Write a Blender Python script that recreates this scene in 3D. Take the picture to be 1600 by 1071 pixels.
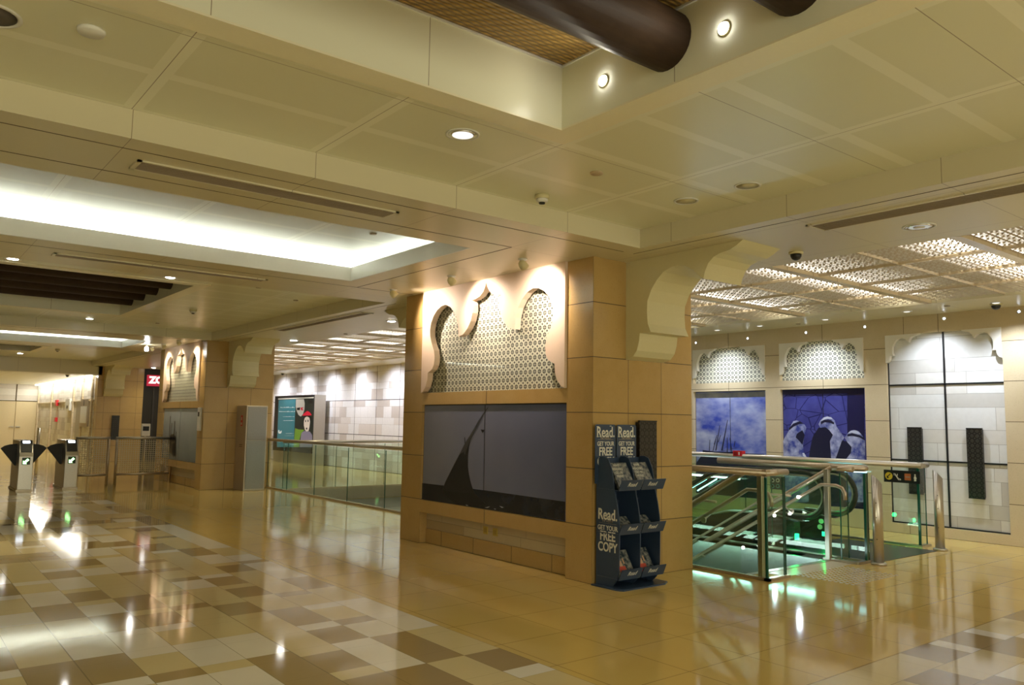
import bpy, bmesh, math, random
from mathutils import Vector, Matrix
random.seed(7)
for _o in list(bpy.data.objects): bpy.data.objects.remove(_o)
SC = bpy.context.scene
COL = SC.collection
# ------------------------------------------------------------------ camera, world, exposure
CAM = Vector((-5.714, -5.862, 1.6))
YAW, PITCH, ROLL, FPX = 0.67077848, -0.09980921, 0.01558409, 1244.447
def _rot(ax, t):
    return Matrix.Rotation(t, 3, ax)
_M = Matrix(((math.cos(YAW), -math.sin(YAW), 0), (0, 0, -1), (math.sin(YAW), math.cos(YAW), 0)))
RCV = _rot('Z', ROLL) @ _rot('X', PITCH) @ _M            # world -> camera (x right, y down, z forward)
cd = bpy.data.cameras.new('camera'); cam = bpy.data.objects.new('camera', cd); COL.objects.link(cam)
cd.sensor_fit = 'HORIZONTAL'; cd.sensor_width = 36; cd.lens = FPX / 1600 * 36
cd.clip_start = .05; cd.clip_end = 300
_R = RCV.transposed() @ Matrix(((1, 0, 0), (0, -1, 0), (0, 0, -1)))
cam.matrix_world = Matrix.Translation(CAM) @ _R.to_4x4()
SC.camera = cam
w = bpy.data.worlds.new('world'); SC.world = w; w.use_nodes = True
w.node_tree.nodes['Background'].inputs[0].default_value = (1.0, .96, .70, 1)
w.node_tree.nodes['Background'].inputs[1].default_value = 1.75
SC.view_settings.view_transform = 'Standard'; SC.view_settings.look = 'None'
SC.view_settings.gamma = 1; SC.view_settings.use_curve_mapping = False
SC.view_settings.exposure = 0.56
SC.cycles.transparent_max_bounces = 24
SC.cycles.max_bounces = 8
SC.cycles.sample_clamp_indirect = 6
WARM = (1, .88, .50); WARMW = (1, .92, .68); COOL = (.82, .90, 1.0)
def rayd(px, py):
    return RCV.transposed() @ Vector(((px - 800) / FPX, (py - 535.5) / FPX, 1))
def on(ax, val, px, py):                                  # where a sight line meets the plane x/y/z = val
    d = rayd(px, py); i = 'xyz'.index(ax); t = (val - CAM[i]) / d[i]
    return CAM + d * t
def area(loc, rot, sx, sy, power, col=WARM, spread=180):
    l = bpy.data.lights.new('area_light', 'AREA'); l.shape = 'RECTANGLE'; l.size = sx; l.size_y = sy
    l.energy = power; l.color = col; l.spread = math.radians(spread)
    o = bpy.data.objects.new('area_light', l); COL.objects.link(o); o.location = loc; o.rotation_euler = rot; return o
def spot(loc, target, power, ang=60, col=WARM, blend=.7, r=.03):
    l = bpy.data.lights.new('lamp_spot', 'SPOT'); l.energy = power; l.color = col; l.spot_size = math.radians(ang)
    l.spot_blend = blend; l.shadow_soft_size = r
    o = bpy.data.objects.new('lamp_spot', l); COL.objects.link(o); o.location = loc
    o.rotation_euler = (Vector(target) - Vector(loc)).to_track_quat('-Z', 'Y').to_euler(); return o
ZS, ZU, ZR = 3.33, 3.517, 3.94                              # soffit, raised coffer, log recess
XB = 6.72                                                 # back wall
# cove tubes (in the troughs over the lips), hall coves, luminous ceiling, corridor slot
for (x1, ya, yb) in ((-1.19, .55, 3.13), (-.96, 13.6, 16.05), (-1.19, -12.1, -9.4)):
    area(((x1 - 11) / 2 - .1, yb + .10, ZS + .125), (math.radians(155), 0, 0), 10.5, .06, 85, (.95, 1, .92))
    area((x1 + .10, (ya + yb) / 2, ZS + .125), (0, math.radians(-140), 0), .06, yb - ya, 5, (.95, 1, .92))  # weak added light in the side trough, which holds no tube
# ------------------------------------------------------------------ object helpers
def tag(o, label=None, cat=None, group=None, kind=None):
    if label: o['label'] = label
    if cat: o['category'] = cat
    if group: o['group'] = group
    if kind: o['kind'] = kind
    return o
def thing(name, label, cat, loc=(0, 0, 0), group=None, rz=0):
    o = bpy.data.objects.new(name, None); COL.objects.link(o); o.location = loc; o.rotation_euler.z = rz
    o.empty_display_size = .1
    return tag(o, label, cat, group)
def dup(root, loc, label=None, group=None, rz=None):
    r = root.copy(); COL.objects.link(r); r.location = loc
    if rz is not None: r.rotation_euler.z = rz
    if label: r['label'] = label
    if group: r['group'] = group
    for ch in list(root.children):
        c = ch.copy(); COL.objects.link(c); c.parent = r
        for g in list(ch.children):
            d = g.copy(); COL.objects.link(d); d.parent = c
    return r
class MB:
    def __init__(s): s.bm = bmesh.new()
    def face(s, pts):
        return s.bm.faces.new([s.bm.verts.new(p) for p in pts])
    def box(s, x0, x1, y0, y1, z0, z1):
        if x0 > x1: x0, x1 = x1, x0
        if y0 > y1: y0, y1 = y1, y0
        if z0 > z1: z0, z1 = z1, z0
        v = [s.bm.verts.new((x, y, z)) for z in (z0, z1) for y in (y0, y1) for x in (x0, x1)]
        for f in ((0, 2, 3, 1), (4, 5, 7, 6), (0, 1, 5, 4), (2, 6, 7, 3), (0, 4, 6, 2), (1, 3, 7, 5)):
            s.bm.faces.new([v[i] for i in f])
        return s
    def prism(s, pts, ax, a0, a1):                         # 2-D outline in the plane normal to ax, extruded a0..a1
        def P(p, a):
            return {'x': (a, p[0], p[1]), 'y': (p[0], a, p[1]), 'z': (p[0], p[1], a)}[ax]
        A = [s.bm.verts.new(P(p, a0)) for p in pts]; B = [s.bm.verts.new(P(p, a1)) for p in pts]
        n = len(pts)
        fa = s.bm.faces.new(A); fb = s.bm.faces.new(B[::-1])
        for i in range(n):
            j = (i + 1) % n; s.bm.faces.new((A[i], B[i], B[j], A[j]))
        s.bm.normal_update(); bmesh.ops.triangulate(s.bm, faces=[fa, fb])
        return s
    def tube(s, pts, r, n=10, caps=True):
        pts = [Vector(p) for p in pts]; rings = []; up = None
        for i, p in enumerate(pts):
            d = (pts[min(i + 1, len(pts) - 1)] - pts[max(i - 1, 0)]).normalized()
            if up is None:
                up = Vector((0, 0, 1)) if abs(d.z) < .9 else Vector((1, 0, 0))
            a = d.cross(up).normalized(); b = a.cross(d).normalized(); up = b
            rr = r[i] if isinstance(r, (list, tuple)) else r
            rings.append([s.bm.verts.new(p + a * (rr * math.cos(t * 2 * math.pi / n)) + b * (rr * math.sin(t * 2 * math.pi / n))) for t in range(n)])
        for i in range(len(rings) - 1):
            for k in range(n):
                f = s.bm.faces.new((rings[i][k], rings[i][(k + 1) % n], rings[i + 1][(k + 1) % n], rings[i + 1][k])); f.smooth = True
        if caps:
            s.bm.faces.new(rings[0][::-1]); s.bm.faces.new(rings[-1])
        return s
    def lathe(s, prof, c=(0, 0, 0), n=24, smooth=True, ax='z'):   # prof: (radius, height) list
        rings = []
        for r, h in prof:
            ring = []
            for k in range(n):
                t = 2 * math.pi * k / n; a, b = r * math.cos(t), r * math.sin(t)
                q = {'z': (a, b, h), 'x': (h, a, b), 'y': (a, h, b)}[ax]
                ring.append(s.bm.verts.new((c[0] + q[0], c[1] + q[1], c[2] + q[2])))
            rings.append(ring)
        for i in range(len(rings) - 1):
            for k in range(n):
                f = s.bm.faces.new((rings[i][k], rings[i][(k + 1) % n], rings[i + 1][(k + 1) % n], rings[i + 1][k])); f.smooth = smooth
        s.bm.faces.new(rings[0][::-1]); s.bm.faces.new(rings[-1])
        return s
    def build(s, name, mat, parent=None, kind=None, bevel=0, label=None, recalc=True):
        if recalc: bmesh.ops.recalc_face_normals(s.bm, faces=s.bm.faces[:])
        me = bpy.data.meshes.new(name); s.bm.to_mesh(me); s.bm.free()
        me.materials.append(mat)
        o = bpy.data.objects.new(name, me); COL.objects.link(o)
        if parent: o.parent = parent
        if kind: o['kind'] = kind
        if label: o['label'] = label
        if bevel:
            m = o.modifiers.new('bevel', 'BEVEL'); m.width = bevel; m.segments = 2; m.limit_method = 'ANGLE'
        return o
def text(s, name, mat, parent, loc, rot, size, ext=.001, bold=0, sx=1.0, align='CENTER', shear=0):
    c = bpy.data.curves.new(name, 'FONT'); c.body = s; c.size = size; c.extrude = ext; c.offset = bold
    c.align_x = align; c.align_y = 'CENTER'; c.shear = shear; c.resolution_u = 3
    c.materials.append(mat)
    f = bpy.data.objects.new(name, c); COL.objects.link(f); bpy.context.view_layer.update()
    me = bpy.data.meshes.new_from_object(f.evaluated_get(bpy.context.evaluated_depsgraph_get())); bpy.data.objects.remove(f)
    o = bpy.data.objects.new(name, me); COL.objects.link(o); o.parent = parent
    o.location = loc; o.rotation_euler = rot; o.scale = (sx, 1, 1)
    return o
RX = (math.pi / 2, 0, -math.pi / 2)                        # lettering read by someone looking towards +x
RY = (math.pi / 2, 0, 0)                                   # lettering read by someone looking towards +y
# ------------------------------------------------------------------ material helpers
class NT:
    def __init__(s, name):
        s.m = bpy.data.materials.new(name); s.m.use_nodes = True; s.t = s.m.node_tree; s.N = s.t.nodes; s.L = s.t.links
        s.b = s.N['Principled BSDF']; s.out = s.N['Material Output']
    def _in(s, sock, v):
        if isinstance(v, bpy.types.NodeSocket): s.L.new(v, sock)
        elif isinstance(v, (tuple, list)): sock.default_value = tuple(v) + ((1,) if len(v) == 3 and len(sock.default_value) == 4 else ())
        else: sock.default_value = v
    def ma(s, op, a, b=0, c=None, clamp=False):
        n = s.N.new('ShaderNodeMath'); n.operation = op; n.use_clamp = clamp
        s._in(n.inputs[0], a); s._in(n.inputs[1], b)
        if c is not None: s._in(n.inputs[2], c)
        return n.outputs[0]
    def mix(s, f, a, b):
        n = s.N.new('ShaderNodeMix'); n.data_type = 'RGBA'
        s._in(n.inputs[0], f); s._in(n.inputs[6], a); s._in(n.inputs[7], b); return n.outputs[2]
    def fmix(s, f, a, b):
        n = s.N.new('ShaderNodeMix'); n.data_type = 'FLOAT'
        s._in(n.inputs[0], f); s._in(n.inputs[2], a); s._in(n.inputs[3], b); return n.outputs[0]
    def pos(s):
        g = s.N.new('ShaderNodeNewGeometry'); x = s.N.new('ShaderNodeSeparateXYZ'); s.L.new(g.outputs['Position'], x.inputs[0])
        return x.outputs[0], x.outputs[1], x.outputs[2]
    def obj(s):
        g = s.N.new('ShaderNodeTexCoord'); x = s.N.new('ShaderNodeSeparateXYZ'); s.L.new(g.outputs['Object'], x.inputs[0])
        return x.outputs[0], x.outputs[1], x.outputs[2]
    def nor(s):
        g = s.N.new('ShaderNodeNewGeometry'); x = s.N.new('ShaderNodeSeparateXYZ'); s.L.new(g.outputs['Normal'], x.inputs[0])
        return [s.ma('ABSOLUTE', x.outputs[i]) for i in range(3)]
    def comb(s, a, b, c=0):
        n = s.N.new('ShaderNodeCombineXYZ'); s._in(n.inputs[0], a); s._in(n.inputs[1], b); s._in(n.inputs[2], c); return n.outputs[0]
    def white(s, a, b, c=0):
        n = s.N.new('ShaderNodeTexWhiteNoise'); s.L.new(s.comb(a, b, c), n.inputs['Vector']); return n.outputs['Value']
    def noise(s, scale, detail=3, vec=None, rough=.5):
        n = s.N.new('ShaderNodeTexNoise'); n.inputs['Scale'].default_value = scale; n.inputs['Detail'].default_value = detail
        n.inputs['Roughness'].default_value = rough
        if vec is None:
            g = s.N.new('ShaderNodeNewGeometry'); vec = g.outputs['Position']
        s.L.new(vec, n.inputs['Vector']); return n.outputs['Fac']
    def line(s, v, period, off, half):                     # 1 on a joint line
        a = s.ma('DIVIDE', s.ma('SUBTRACT', v, off - period / 2), period)
        d = s.ma('MULTIPLY', s.ma('ABSOLUTE', s.ma('SUBTRACT', s.ma('FRACT', a), .5)), period)
        return s.ma('LESS_THAN', d, half)
    def dist(s, v, period, off):
        a = s.ma('DIVIDE', s.ma('SUBTRACT', v, off - period / 2), period)
        return s.ma('MULTIPLY', s.ma('ABSOLUTE', s.ma('SUBTRACT', s.ma('FRACT', a), .5)), period)
    def bump(s, h, strength=.3, d=.01):
        n = s.N.new('ShaderNodeBump'); n.inputs['Strength'].default_value = strength; n.inputs['Distance'].default_value = d
        s.L.new(h, n.inputs['Height']); s.L.new(n.outputs[0], s.b.inputs['Normal'])
    def fin(s, col=None, rough=.5, metal=0, spec=.5, coat=0):
        if col is not None: s._in(s.b.inputs['Base Color'], col)
        s._in(s.b.inputs['Roughness'], rough); s._in(s.b.inputs['Metallic'], metal)
        s.b.inputs['Specular IOR Level'].default_value = spec; s.b.inputs['Coat Weight'].default_value = coat
        s.b.inputs['Coat Roughness'].default_value = .04
        return s.m
def plain(name, col, rough=.5, metal=0, spec=.5, var=.06, sc=40):
    n = NT(name); f = n.noise(sc, 2)
    c = n.mix(f, tuple(v * (1 - var) for v in col), tuple(min(1, v * (1 + var)) for v in col))
    return n.fin(c, rough, metal, spec)
def emis(name, col, st):
    n = NT(name); e = n.N.new('ShaderNodeEmission'); e.inputs[0].default_value = (*col, 1); e.inputs[1].default_value = st
    n.L.new(e.outputs[0], n.out.inputs[0]); return n.m
def glassmat(name, tint, ior=1.5, base=.0):
    n = NT(name); t = n.N.new('ShaderNodeBsdfTransparent'); t.inputs[0].default_value = (*tint, 1)
    g = n.N.new('ShaderNodeBsdfGlossy'); g.inputs['Roughness'].default_value = .01
    gg = n.N.new('ShaderNodeNewGeometry'); dp = n.N.new('ShaderNodeVectorMath'); dp.operation = 'DOT_PRODUCT'
    n.L.new(gg.outputs['Normal'], dp.inputs[0]); n.L.new(gg.outputs['Incoming'], dp.inputs[1])
    c5 = n.ma('POWER', n.ma('SUBTRACT', 1, n.ma('ABSOLUTE', dp.outputs['Value'])), 5); f0 = ((ior - 1) / (ior + 1)) ** 2
    mx = n.N.new('ShaderNodeMixShader')
    n.L.new(n.ma('MULTIPLY_ADD', c5, 1 - f0, f0 + base, clamp=True), mx.inputs[0]); n.L.new(t.outputs[0], mx.inputs[1]); n.L.new(g.outputs[0], mx.inputs[2])
    n.L.new(mx.outputs[0], n.out.inputs[0]); return n.m
def holes(name, col, mask_fn, rough=.6):
    n = NT(name); m = mask_fn(n)                            # mask 1 = hole
    t = n.N.new('ShaderNodeBsdfTransparent'); mx = n.N.new('ShaderNodeMixShader')
    n.fin(col, rough); n.L.new(m, mx.inputs[0]); n.L.new(n.b.outputs[0], mx.inputs[1]); n.L.new(t.outputs[0], mx.inputs[2])
    n.L.new(mx.outputs[0], n.out.inputs[0]); return n.m
def starmask(n, u, v, p):                                  # pierced star: four wedges round a small diamond
    fu = n.ma('SUBTRACT', n.ma('FRACT', n.ma('DIVIDE', u, p)), .5); fv = n.ma('SUBTRACT', n.ma('FRACT', n.ma('DIVIDE', v, p)), .5)
    au, av = n.ma('ABSOLUTE', fu), n.ma('ABSOLUTE', fv)
    s_ = n.ma('ADD', au, av)
    ring = n.ma('MULTIPLY', n.ma('GREATER_THAN', s_, .07), n.ma('LESS_THAN', s_, .43))
    bars = n.ma('MULTIPLY', n.ma('GREATER_THAN', au, .035), n.ma('GREATER_THAN', av, .035))
    corner = n.ma('GREATER_THAN', s_, .82)
    return n.ma('MAXIMUM', n.ma('MULTIPLY', ring, bars), corner)
C = .571
def stone(name, c1, c2, hx=.525, hoff=0, yj=None, rough=.22, joint=(.12, .08, .04)):
    n = NT(name); x, y, z = n.pos(); nx, ny, nz = n.nor()
    j = n.line(z, C, 0, .0045)
    jx = n.ma('MULTIPLY', n.line(x, hx, hoff, .0035), n.ma('GREATER_THAN', ny, .5))
    j = n.ma('MAXIMUM', j, jx)
    if yj: j = n.ma('MAXIMUM', j, n.ma('MULTIPLY', n.line(y, yj[0], yj[1], .0035), n.ma('GREATER_THAN', nx, .5)))
    j = n.ma('MULTIPLY', j, n.ma('LESS_THAN', nz, .5))
    blk = n.white(n.ma('FLOOR', n.ma('DIVIDE', x, hx)), n.ma('FLOOR', n.ma('DIVIDE', z, C)), n.ma('FLOOR', n.ma('DIVIDE', y, 1.9)))
    f = n.ma('ADD', n.ma('MULTIPLY', n.noise(3.5, 8, rough=.7), .75), n.ma('MULTIPLY', blk, .3))
    c = n.mix(n.ma('SUBTRACT', f, .1, clamp=True), c1, c2)
    sp = n.ma('GREATER_THAN', n.noise(60, 3), .62); c = n.mix(n.ma('MULTIPLY', sp, .25), c, tuple(v * .8 for v in c1))
    return n.fin(n.mix(j, c, joint), n.fmix(j, rough, .8))
def mosaic(name, pal, p=.53, wid=.55, black=None, rough=.45, seed=0.):
    n = NT(name); x, y, z = n.pos()
    row = n.ma('FLOOR', n.ma('DIVIDE', z, p)); fz = n.ma('FRACT', n.ma('DIVIDE', z, p)); up = n.ma('GREATER_THAN', fz, .62)
    rid = n.ma('ADD', n.ma('MULTIPLY', row, 2), up)
    off = n.ma('MULTIPLY', n.white(rid, seed), 5); ww = n.ma('ADD', wid * .6, n.ma('MULTIPLY', n.white(rid, seed + 3), wid * .8))
    u = n.ma('DIVIDE', n.ma('ADD', n.ma('ADD', y, off), 60), ww)
    cell = n.ma('FLOOR', u); fu = n.ma('FRACT', u)
    r = n.white(cell, rid, seed)
    c = n.mix(n.ma('GREATER_THAN', r, .55), pal[0], pal[1]); c = n.mix(n.ma('GREATER_THAN', r, .8), c, pal[2])
    nz_ = n.noise(14, 5); c = n.mix(n.ma('MULTIPLY', nz_, .18), c, (.25, .22, .18))
    e = n.ma('LESS_THAN', n.ma('MULTIPLY', n.ma('MINIMUM', fu, n.ma('SUBTRACT', 1, fu)), ww), .003)
    d1 = n.ma('MINIMUM', n.ma('MULTIPLY', n.ma('ABSOLUTE', n.ma('SUBTRACT', fz, .62)), p), n.ma('MULTIPLY', n.ma('MINIMUM', fz, n.ma('SUBTRACT', 1, fz)), p))
    e = n.ma('MAXIMUM', e, n.ma('LESS_THAN', d1, .003))
    c = n.mix(n.ma('MULTIPLY', e, .6), c, (.18, .15, .12))
    if black:
        b = n.line(y, black[0], black[1], .010); bz = n.ma('MAXIMUM', n.line(z, 1.12, 0, .010), b); c = n.mix(bz, c, (.02, .02, .025))
    return n.fin(c, rough)
M = {}
M['tan'] = stone('tan_marble', (.43, .275, .085), (.58, .40, .165))
M['beige'] = stone('beige_limestone', (.58, .47, .30), (.72, .61, .43), yj=(50, 200))
M['cream'] = plain('cream_plaster', (.68, .62, .36), .45, var=.03)
M['archcream'] = plain('arch_plaster', (.84, .67, .52), .55, var=.03)
M['bracket'] = plain('bracket_plaster', (.80, .76, .68), .5, var=.02)
M['white'] = plain('white_paint', (.80, .80, .76), .4, var=.02)
M['steel'] = plain('brushed_steel', (.52, .49, .44), .28, .85, var=.12, sc=90)
M['steeld'] = plain('dull_steel', (.50, .43, .34), .38, .85, var=.15)
M['cabdoor'] = plain('cabinet_steel', (.30, .28, .26), .35, .8, var=.1)
M['chrome'] = plain('chrome', (.8, .8, .8), .08, 1, var=.02)
M['black'] = plain('black_plastic', (.012, .012, .014), .35)
M['rubber'] = plain('black_rubber', (.02, .02, .02), .5)
M['navy'] = plain('navy_board', (.034, .062, .125), .35, var=.08)
M['whitepr'] = plain('white_print', (.75, .75, .68), .5, var=.02)

M['brassgrey'] = plain('vent_grey', (.34, .28, .20), .5)
M['dark'] = plain('dark_void', (.015, .013, .012), .6)
M['joint'] = plain('joint_dark', (.10, .07, .035), .7)
M['yellow'] = plain('sign_yellow', (.80, .60, .04), .5)
M['orange'] = plain('sign_orange', (.55, .16, .05), .5)
M['red'] = plain('red_paint', (.65, .02, .03), .35)
M['glass'] = glassmat('rail_glass', (.90, .965, .915), 1.45)
M['glassedge'] = plain('glass_edge', (.01, .10, .07), .15)
M['clear'] = glassmat('clear_glass', (.97, .98, .97), 1.35)
M['teal'] = plain('steel_cladding', (.60, .68, .66), .22, 1, var=.10, sc=8)
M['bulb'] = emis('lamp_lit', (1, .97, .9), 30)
M['bulbw'] = emis('lamp_warm', (1, .85, .65), 14)
M['tube'] = emis('tube_lit', (1, .93, .80), 22)
M['tray1'] = emis('tray_lit', (1, .93, .80), 4.2); M['tray2'] = emis('tray_falloff_mid', (1, .91, .76), 2.0); M['tray3'] = emis('tray_falloff_outer', (1, .89, .72), .95)  # mid and outer steps imitate the glow fading sideways
M['cyan'] = emis('cyan_glow', (.35, .9, 1.0), 6)
M['whiteglow'] = emis('white_glow', (.80, .88, 1), 5)
M['green'] = emis('green_lamp', (.03, 1, .35), 2.2)
M['arrowg'] = emis('green_arrow', (.35, 1, .3), 5)
def _log():
    n = NT('dark_timber'); x, y, z = n.pos(); v = n.comb(n.ma('MULTIPLY', x, .35), y, z)
    f = n.noise(30, 4, v); n.bump(f, .3, .004); return n.fin(n.mix(f, (.030, .017, .010), (.065, .038, .022)), .55, spec=.15)
M['log'] = _log()
def _weave():
    n = NT('woven_matting'); x, y, z = n.pos(); p = .032
    a, b = n.ma('DIVIDE', x, p * 3), n.ma('DIVIDE', y, p)
    k = n.ma('MODULO', n.ma('ADD', n.ma('FLOOR', b), 300), 3); sft = n.ma('ADD', a, n.ma('DIVIDE', k, 3))
    h = n.ma('ABSOLUTE', n.ma('SUBTRACT', n.ma('FRACT', sft), .5)); h2 = n.ma('ABSOLUTE', n.ma('SUBTRACT', n.ma('FRACT', b), .5))
    hh = n.ma('SUBTRACT', 1, n.ma('ADD', n.ma('MULTIPLY', h, 1.2), n.ma('MULTIPLY', h2, 1.2)))
    n.bump(hh, .9, .012)
    return n.fin(n.mix(hh, (.14, .08, .018), (.62, .40, .12)), .28)
M['weave'] = _weave()
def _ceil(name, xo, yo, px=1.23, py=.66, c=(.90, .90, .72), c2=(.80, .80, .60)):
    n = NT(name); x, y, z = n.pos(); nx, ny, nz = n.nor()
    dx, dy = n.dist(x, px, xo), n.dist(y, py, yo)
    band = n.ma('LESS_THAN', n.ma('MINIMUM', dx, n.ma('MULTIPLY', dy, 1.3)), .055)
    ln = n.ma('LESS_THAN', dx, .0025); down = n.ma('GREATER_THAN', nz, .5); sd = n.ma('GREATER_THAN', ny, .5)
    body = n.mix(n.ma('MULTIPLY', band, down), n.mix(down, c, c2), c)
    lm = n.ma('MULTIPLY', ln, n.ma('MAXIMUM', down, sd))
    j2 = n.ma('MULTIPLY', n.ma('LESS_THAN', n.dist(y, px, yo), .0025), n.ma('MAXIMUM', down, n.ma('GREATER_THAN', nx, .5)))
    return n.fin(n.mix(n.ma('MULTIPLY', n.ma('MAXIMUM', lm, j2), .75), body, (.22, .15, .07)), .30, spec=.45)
M['ceilA'] = _ceil('ceiling_panel', -3.37, -.585)
M['lip'] = plain('recess_lip', (.92, .88, .66), .35, var=.02)
M['ceilB'] = _ceil('ceiling_panel_far', -3.37, 12.3)
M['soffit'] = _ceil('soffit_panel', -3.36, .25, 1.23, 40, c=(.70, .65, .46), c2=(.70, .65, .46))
M['covec'] = _ceil('cove_panel', -3.36, .25, 1.23, .66, c=(.62, .62, .54), c2=(.52, .52, .46))
def _floor():
    n = NT('polished_floor_tiles'); x, y, z = n.pos()
    pat = n.ma('MAXIMUM', n.ma('LESS_THAN', x, -2.12), n.ma('LESS_THAN', y, -3.0))
    pat = n.ma('MULTIPLY', pat, n.ma('LESS_THAN', y, 24.0))
    W = .3075; right = n.ma('GREATER_THAN', x, -2.12)          # boards run along y on the left, along x on the right
    u = n.fmix(right, n.ma('ADD', x, 2.12), n.ma('ADD', y, 3.0)); v = n.fmix(right, y, x)
    col = n.ma('ADD', n.ma('FLOOR', n.ma('DIVIDE', u, W)), n.ma('MULTIPLY', right, 50))
    vv = n.ma('DIVIDE', n.ma('SUBTRACT', v, .14), .605); fl_ = n.ma('FLOOR', vv); fr_ = n.ma('FRACT', vv)
    sub = n.ma('GREATER_THAN', fr_, .71); cid = n.ma('ADD', n.ma('MULTIPLY', fl_, 2), sub)
    join = n.ma('GREATER_THAN', n.white(fl_, col, 3.), .6)          # some short pieces share the long piece's colour
    cid = n.fmix(join, cid, n.ma('MULTIPLY', fl_, 2))
    r = n.white(cid, col, 1.3)
    c = n.mix(n.ma('GREATER_THAN', r, .44), (.72, .60, .34), (.38, .275, .125))
    c = n.mix(n.ma('GREATER_THAN', r, .70), c, (.86, .82, .76))
    e1 = n.ma('LESS_THAN', n.ma('MINIMUM', fr_, n.ma('SUBTRACT', 1, fr_)), .003); e2 = n.ma('LESS_THAN', n.ma('ABSOLUTE', n.ma('SUBTRACT', fr_, .71)), .003)
    fine = n.ma('MAXIMUM', n.line(u, W, 0, .0022), n.ma('MULTIPLY', n.ma('MAXIMUM', e1, e2), .5))
    fine = n.ma('MAXIMUM', fine, n.line(u, W * 4, 0, .004))
    gold = n.mix(n.noise(1.3, 4), (.62, .43, .13), (.70, .53, .19))
    gj = n.ma('MAXIMUM', n.line(x, .615, -.21, .003), n.line(y, .605, .03, .003))
    gold = n.mix(n.ma('MULTIPLY', gj, .65), gold, (.10, .06, .02))
    c = n.mix(n.ma('MULTIPLY', fine, .7), c, (.14, .10, .05))
    c = n.mix(n.ma('MULTIPLY', n.noise(2.2, 5), .22), c, (.45, .36, .22))
    rg = n.fmix(n.noise(1.7, 3), .045, .10)
    n.fin(n.mix(pat, gold, c), rg, spec=.55)
    return n.m
M['floor'] = _floor()
M['lattice'] = None
def _lat(axis):
    n = NT('pierced_lattice_' + axis); x, y, z = n.pos()
    m = starmask(n, y, z, .082)
    return n.fin(n.mix(m, (.76, .75, .62), (.006, .006, .006)), .6)
M['lattice'] = _lat('wall')
def _latceil():
    def f(n):
        x, y, z = n.pos(); p = .13
        fu = n.ma('ABSOLUTE', n.ma('SUBTRACT', n.ma('FRACT', n.ma('DIVIDE', x, p)), .5)); fv = n.ma('ABSOLUTE', n.ma('SUBTRACT', n.ma('FRACT', n.ma('DIVIDE', y, p)), .5))
        s_ = n.ma('ADD', fu, fv)
        star = n.ma('MAXIMUM', n.ma('LESS_THAN', s_, .10), n.ma('GREATER_THAN', s_, .36))
        return n.ma('MULTIPLY', star, n.ma('LESS_THAN', n.ma('MAXIMUM', fu, fv), .44))
    return holes('pierced_ceiling_lattice', (.62, .54, .42), f)
M['latceil'] = _latceil()
def _sconce():
    def f(n):
        x, y, z = n.obj(); return starmask(n, n.ma('ADD', x, 0.0), z, .075)
    n = NT('dark_fretwork'); x, y, z = n.pos(); m = starmask(n, n.ma('ADD', x, y), z, .07)
    n.bump(m, .6, .006)
    return n.fin(n.mix(m, (.010, .009, .008), (.045, .040, .033)), .35)
M['fret'] = _sconce()
def _meshpan():
    def f(n):
        x, y, z = n.pos(); return n.ma('MINIMUM', n.ma('GREATER_THAN', n.dist(x, .05, 0), .0075), n.ma('GREATER_THAN', n.dist(z, .05, 0), .0075))
    return holes('perforated_grid', (.50, .45, .33), f, .4)
M['grid'] = _meshpan()
M['mosaicL'] = mosaic('grey_mosaic_stone', ((.86, .86, .88), (.76, .72, .70), (.62, .57, .54)), .56, .62, black=(1.45, .75))
M['mosaicR'] = mosaic('pale_block_stone', ((.76, .76, .76), (.72, .70, .67), (.58, .56, .53)), .53, .9, seed=5.)
M['mosaicC'] = mosaic('corridor_block_stone', ((.80, .76, .68), (.70, .64, .56), (.58, .52, .45)), .5, .5, seed=2.)
M['sillstone'] = mosaic('low_block_stone', ((.58, .48, .30), (.55, .44, .27), (.50, .38, .21)), .30, .8, seed=4.)
M['beigetrim'] = M['beige']
# ------------------------------------------------------------------ the shell
VX0, VX1, VY0, VY1 = 1.67, 5.42, -.55, 11.5               # floor opening for stairs and escalator
X0, Y0, YE = -13.0, -13.0, 38.0
fl = MB()
for (a, b, c, d) in ((X0, VX0, Y0, YE), (VX1, 7.0, Y0, YE), (VX0, VX1, Y0, VY0), (VX0, VX1, VY1, YE)):
    fl.box(a, b, c, d, -.28, 0)
fl.build('floor', M['floor'], kind='structure')
MB().box(-2, 8, -3, 14, -5.3, -5.0).build('floor_lower', plain('lower_floor', (.45, .38, .22), .2), kind='structure')
lo = MB(); lo.box(VX1, VX1 + .2, VY0 - .2, 13, -5, -.28); lo.box(VX0 - .2, VX0, VY0 - .2, 13, -5, -.28); lo.box(1.4, 5.6, VY1 + .1, VY1 + .3, -5, -.28); lo.box(1.4, 5.6, VY0 - .4, VY0 - .2, -5, -.28)
lo.build('wall_lower', M['mosaicR'], kind='structure')
tr = MB(); tr.box(VX0 - .03, VX0, 3.73, VY1, -.26, .012); tr.box(VX0, VX1, VY1 - .02, VY1, -.27, .005)
tr.build('trim_1', M['steeld'], kind='structure')
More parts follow.
